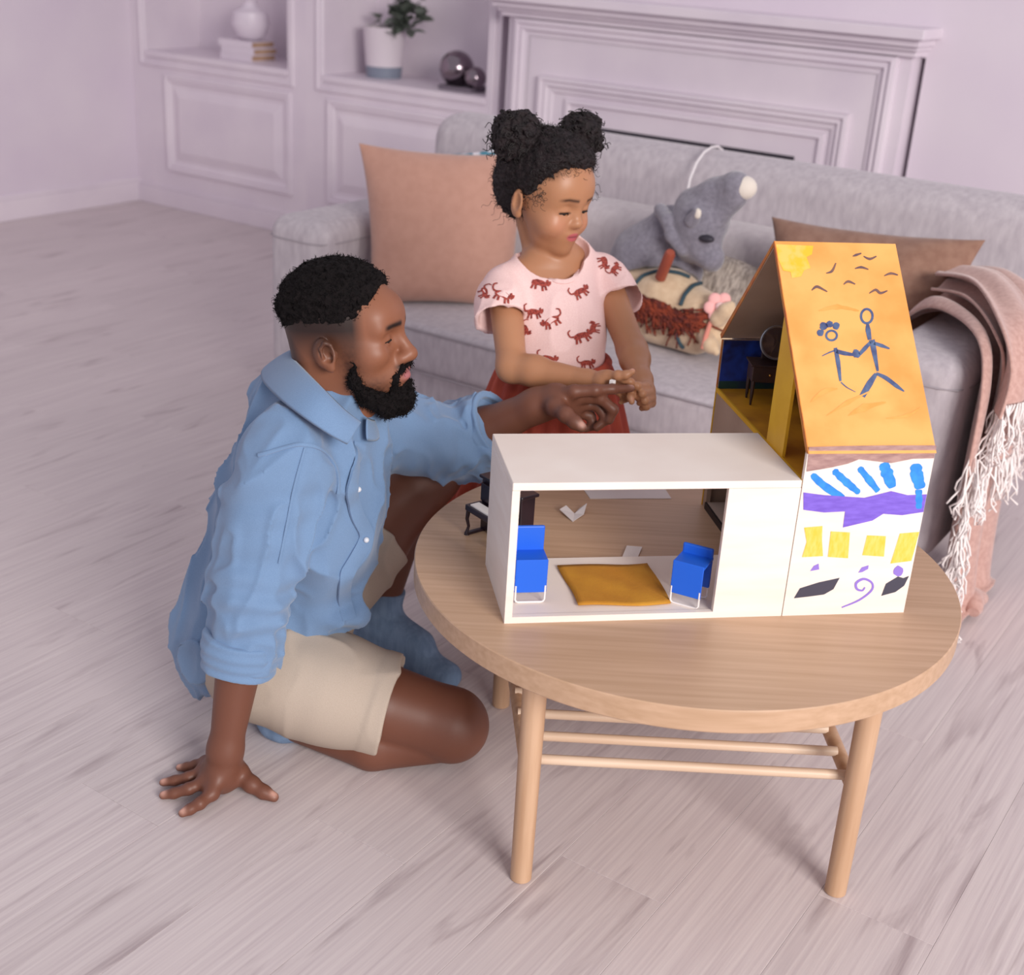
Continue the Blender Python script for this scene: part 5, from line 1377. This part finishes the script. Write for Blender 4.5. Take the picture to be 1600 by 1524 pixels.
# ================================================================ toys on the sofa
def base_empty(name, P, label, cat):
    o = empty(name, (P[0], P[1], .415)); tag(o, label, cat); return o
def at_world(o, par): o.matrix_parent_inverse = Matrix.Translation(par.location).inverted(); return o
PLU = mat('grey_plush', '87838F', .95, col2='76727E', scale=90, detail=4, bump=.5, bscale=420, sheen=.5)
CRM = mat('cream_plush', 'DDD3C8', .95, bump=.4, bscale=420, sheen=.4)
DKP = mat('dark_eye_plush', '2E2B36', .6)
el = base_empty('plush_elephant', ony(1050, 440, 3.13), 'grey plush toy animal with raised cream-tipped trunk on the sofa', 'plush toy')
e_ = lambda x, y, Y=3.13: ony(x, y, Y)
S_ = SDF()
S_.chain([e_(985, 440, 3.15), e_(1010, 400, 3.15), e_(1046, 358, 3.14)], [.085, .082, .062], .04)
S_.cone(e_(1030, 450, 3.16), e_(1070, 425, 3.14), .070, .050, .04)
S_.ell(e_(1094, 345, 3.11), (.078, .075, .075), .03)
S_.cone(e_(1085, 380, 3.10), e_(1112, 405, 3.09), .050, .034, .03)
S_.chain([e_(1085, 318, 3.12), e_(1115, 305, 3.11), e_(1148, 293, 3.10)], [.042, .037, .040], .025)
S_.cone(e_(1128, 330, 3.10), e_(1150, 312, 3.095), .030, .024, .02)
S_.chain([e_(1032, 328, 3.10), e_(1044, 345, 3.065), e_(1050, 368, 3.055), e_(1066, 392, 3.055)], [.018, .019, .018, .014], .008)
S_.disp(lambda P, d: d - .003*vnoise(P, 26) - .0008*vnoise(P, 160))
S_.plane((0, 0, .414), (0, 0, -1.0), .006)
HS = SDF()                                       # the horse head that rests against it
HS.chain([ony(1000, 462, 3.10), ony(1045, 475, 3.08), ony(1098, 497, 3.05), ony(1118, 520, 3.03)], [.082, .088, .066, .050], .04)
lo_, hi_ = HS.bounds(); S_.fun(HS.ev, lo_, hi_, .012, 's')
S_.build(.004, 'body', PLU, el, smooth=1)
q = e_(1154, 295, 3.10) + CR*.012 - CW*.010; S2 = SDF(); S2.ell(q, (.033, .028, .030), .01, R=np.stack([CR, -CW, CU])); S2.ell(e_(1137, 313, 3.075), .012, .004); S2.build(.003, 'trunk_tip', CRM, el)
S2 = SDF(); S2.cone(e_(1082, 345, 3.045), e_(1089, 332, 3.03), .020, .012, .01); S2.build(.003, 'ear', PLU, el)
S2 = SDF(); S2.ell(e_(1090, 334, 3.026), (.010, .008, .014), .005); S2.build(.003, 'ear_lining', CRM, el)
S2 = SDF(); S2.ell(e_(1104, 373, 3.052), (.022, .014, .010), .006); S2.build(.003, 'eye', DKP, el)

# hobby horse head lying on the seat
HOR = mat('cream_felt', 'D8BE9E', .9, col2='CDB191', scale=60, bump=.25, bscale=500, sheen=.3)
YARN = mat('rust_yarn', '8A3A22', .9, col2='5E2620', scale=60, lo=.4, hi=.6); CORD = mat('teal_cord', '2C4450', .7)
hh = base_empty('hobby_horse', ony(1050, 500, 3.08), 'cream hobby horse head with rust yarn mane and teal bridle on the sofa', 'plush toy')
z_ = lambda x, y, Y=3.05: ony(x, y, Y)
S_ = SDF()
S_.chain([z_(1000, 462, 3.10), z_(1045, 475, 3.08), z_(1098, 497, 3.05), z_(1118, 520, 3.03)], [.078, .084, .062, .047], .04)
S_.cone(z_(1010, 500, 3.07), z_(1085, 528, 3.04), .052, .042, .04)
S_.disp(lambda P, d: d - .0025*vnoise(P, 18))
S_.plane((0, 0, .414), (0, 0, -1.0), .006)
ho = S_.build(.004, 'head', HOR, hh, smooth=1); hbv = bvh_of(ho)
S2 = SDF(); S2.chain([z_(1102, 522, 2.99), z_(1110, 540, 2.965), z_(1119, 550, 2.955)], [.020, .019, .010], .01); S2.build(.003, 'ear', HOR, hh)
S2 = SDF(); S2.chain([z_(1122, 498, 2.99), z_(1135, 486, 2.99), z_(1142, 478, 3.0)], [.022, .020, .012], .01); S2.build(.003, 'ear', HOR, hh)
def surf_tube(name, px, r, m, par, tree, lift=.6):
    pts = []
    P_ = [np.array(p, float) for p in px]
    for i in range(len(P_)-1):
        for k in range(6):
            q_ = P_[i]*(1-k/6)+P_[i+1]*k/6; p, nn = hit(q_[0], q_[1], tree)
            if p is not None: pts.append(p+nn*r*lift)
    if len(pts) > 3:
        for _ in range(2): pts = [pts[0]]+[(pts[i-1]+2*pts[i]+pts[i+1])/4 for i in range(1, len(pts)-1)]+[pts[-1]]
        return at_world(MB().tube(pts, r, 8).build(name, m, par, smooth=True), par)
surf_tube('bridle_cord', [(992, 446), (1005, 432), (1030, 424), (1060, 428), (1080, 436)], .0055, CORD, hh, hbv)
surf_tube('bridle_cord', [(1064, 478), (1070, 462), (1082, 448), (1094, 444), (1102, 446)], .0055, CORD, hh, hbv)
surf_tube('bridle_cord', [(1057, 520), (1062, 534), (1070, 545)], .005, CORD, hh, hbv)
surf_tube('forelock_band', [(1090, 497), (1110, 494), (1130, 492)], .008, YARN, hh, hbv)
random.seed(9); mm = MB()
def yarn(a, b, sag, r=.0024):
    p, n1 = hit(a[0], a[1], hbv); q_, n2 = hit(b[0], b[1], hbv)
    if p is None or q_ is None: return
    pts = []
    for k in range(8):
        t = k/7; x_ = a[0]*(1-t)+b[0]*t + sag*math.sin(t*math.pi)+random.uniform(-1, 1); y_ = a[1]*(1-t)+b[1]*t+random.uniform(-1, 1)
        p, nn = hit(x_, y_, hbv)
        if p is not None: pts.append(p + nn*random.uniform(.002, .012))
    if len(pts) > 3: mm.tube(pts, r, 5)
for k in range(150):
    t = random.random(); sx = 978+t*108; sy = 458+t*38+random.uniform(-6, 6)
    ang = random.uniform(.6, 1.9) if t < .75 else random.uniform(-.2, 3.0); L_ = random.uniform(26, 66)
    yarn((sx, sy), (sx+L_*math.cos(ang)*.8, sy+L_*math.sin(ang)*.75), random.uniform(-8, 8))
for k in range(60):
    t = random.random(); yarn((978+t*70, 455+t*26+random.uniform(-4, 8)), (1012+t*68, 470+t*28+random.uniform(-4, 14)), random.uniform(-6, 6), .003)
for k in range(30):
    a = random.uniform(0, 6.28); yarn((1082, 503), (1082+20*math.cos(a), 503+15*math.sin(a)), random.uniform(-10, 10))
mo = at_world(mm.build('mane', YARN, hh, smooth=True, angle=180, fix=False), hh); mo['kind'] = 'stuff'
p, nn = hit(1119, 486, hbv)
if p is None: p, nn = z_(1119, 486, 3.0), -CW
PNK = mat('pink_felt', 'F0B4B0', .8); fc = p + nn*.02
for k in range(6):
    a = k*math.pi/3; v = CR*math.cos(a)+CU*math.sin(a)
    S2 = SDF(); S2.ell(fc + v*.024 - CW*.004, (.017, .009, .017), .004, R=np.stack([CR, -CW, CU])); S2.build(.0022, 'petal', PNK, hh)
S2 = SDF(); S2.ell(fc - CW*.012, .013, .004); S2.build(.0022, 'flower_centre', mat('pale_pink', 'F6D0CC', .8), hh)
at_world(MB().tube([fc + CW*.002, z_(1110, 505, 2.98), z_(1103, 525, 2.958), z_(1098, 545, 2.952)], .006, 8).build('ribbon', mat('coral_ribbon', 'D98A7A', .7), hh, smooth=True), hh)
a_, b_ = z_(1032, 434, 3.02), z_(1048, 394, 2.985)
at_world(MB().tube([a_, a_*.5+b_*.5, b_-(b_-a_)*.08, b_], [.0145, .0145, .0145, .011], 16).build('stick', mat('red_brown_wood', '9A4A36', .4), hh, smooth=True), hh)
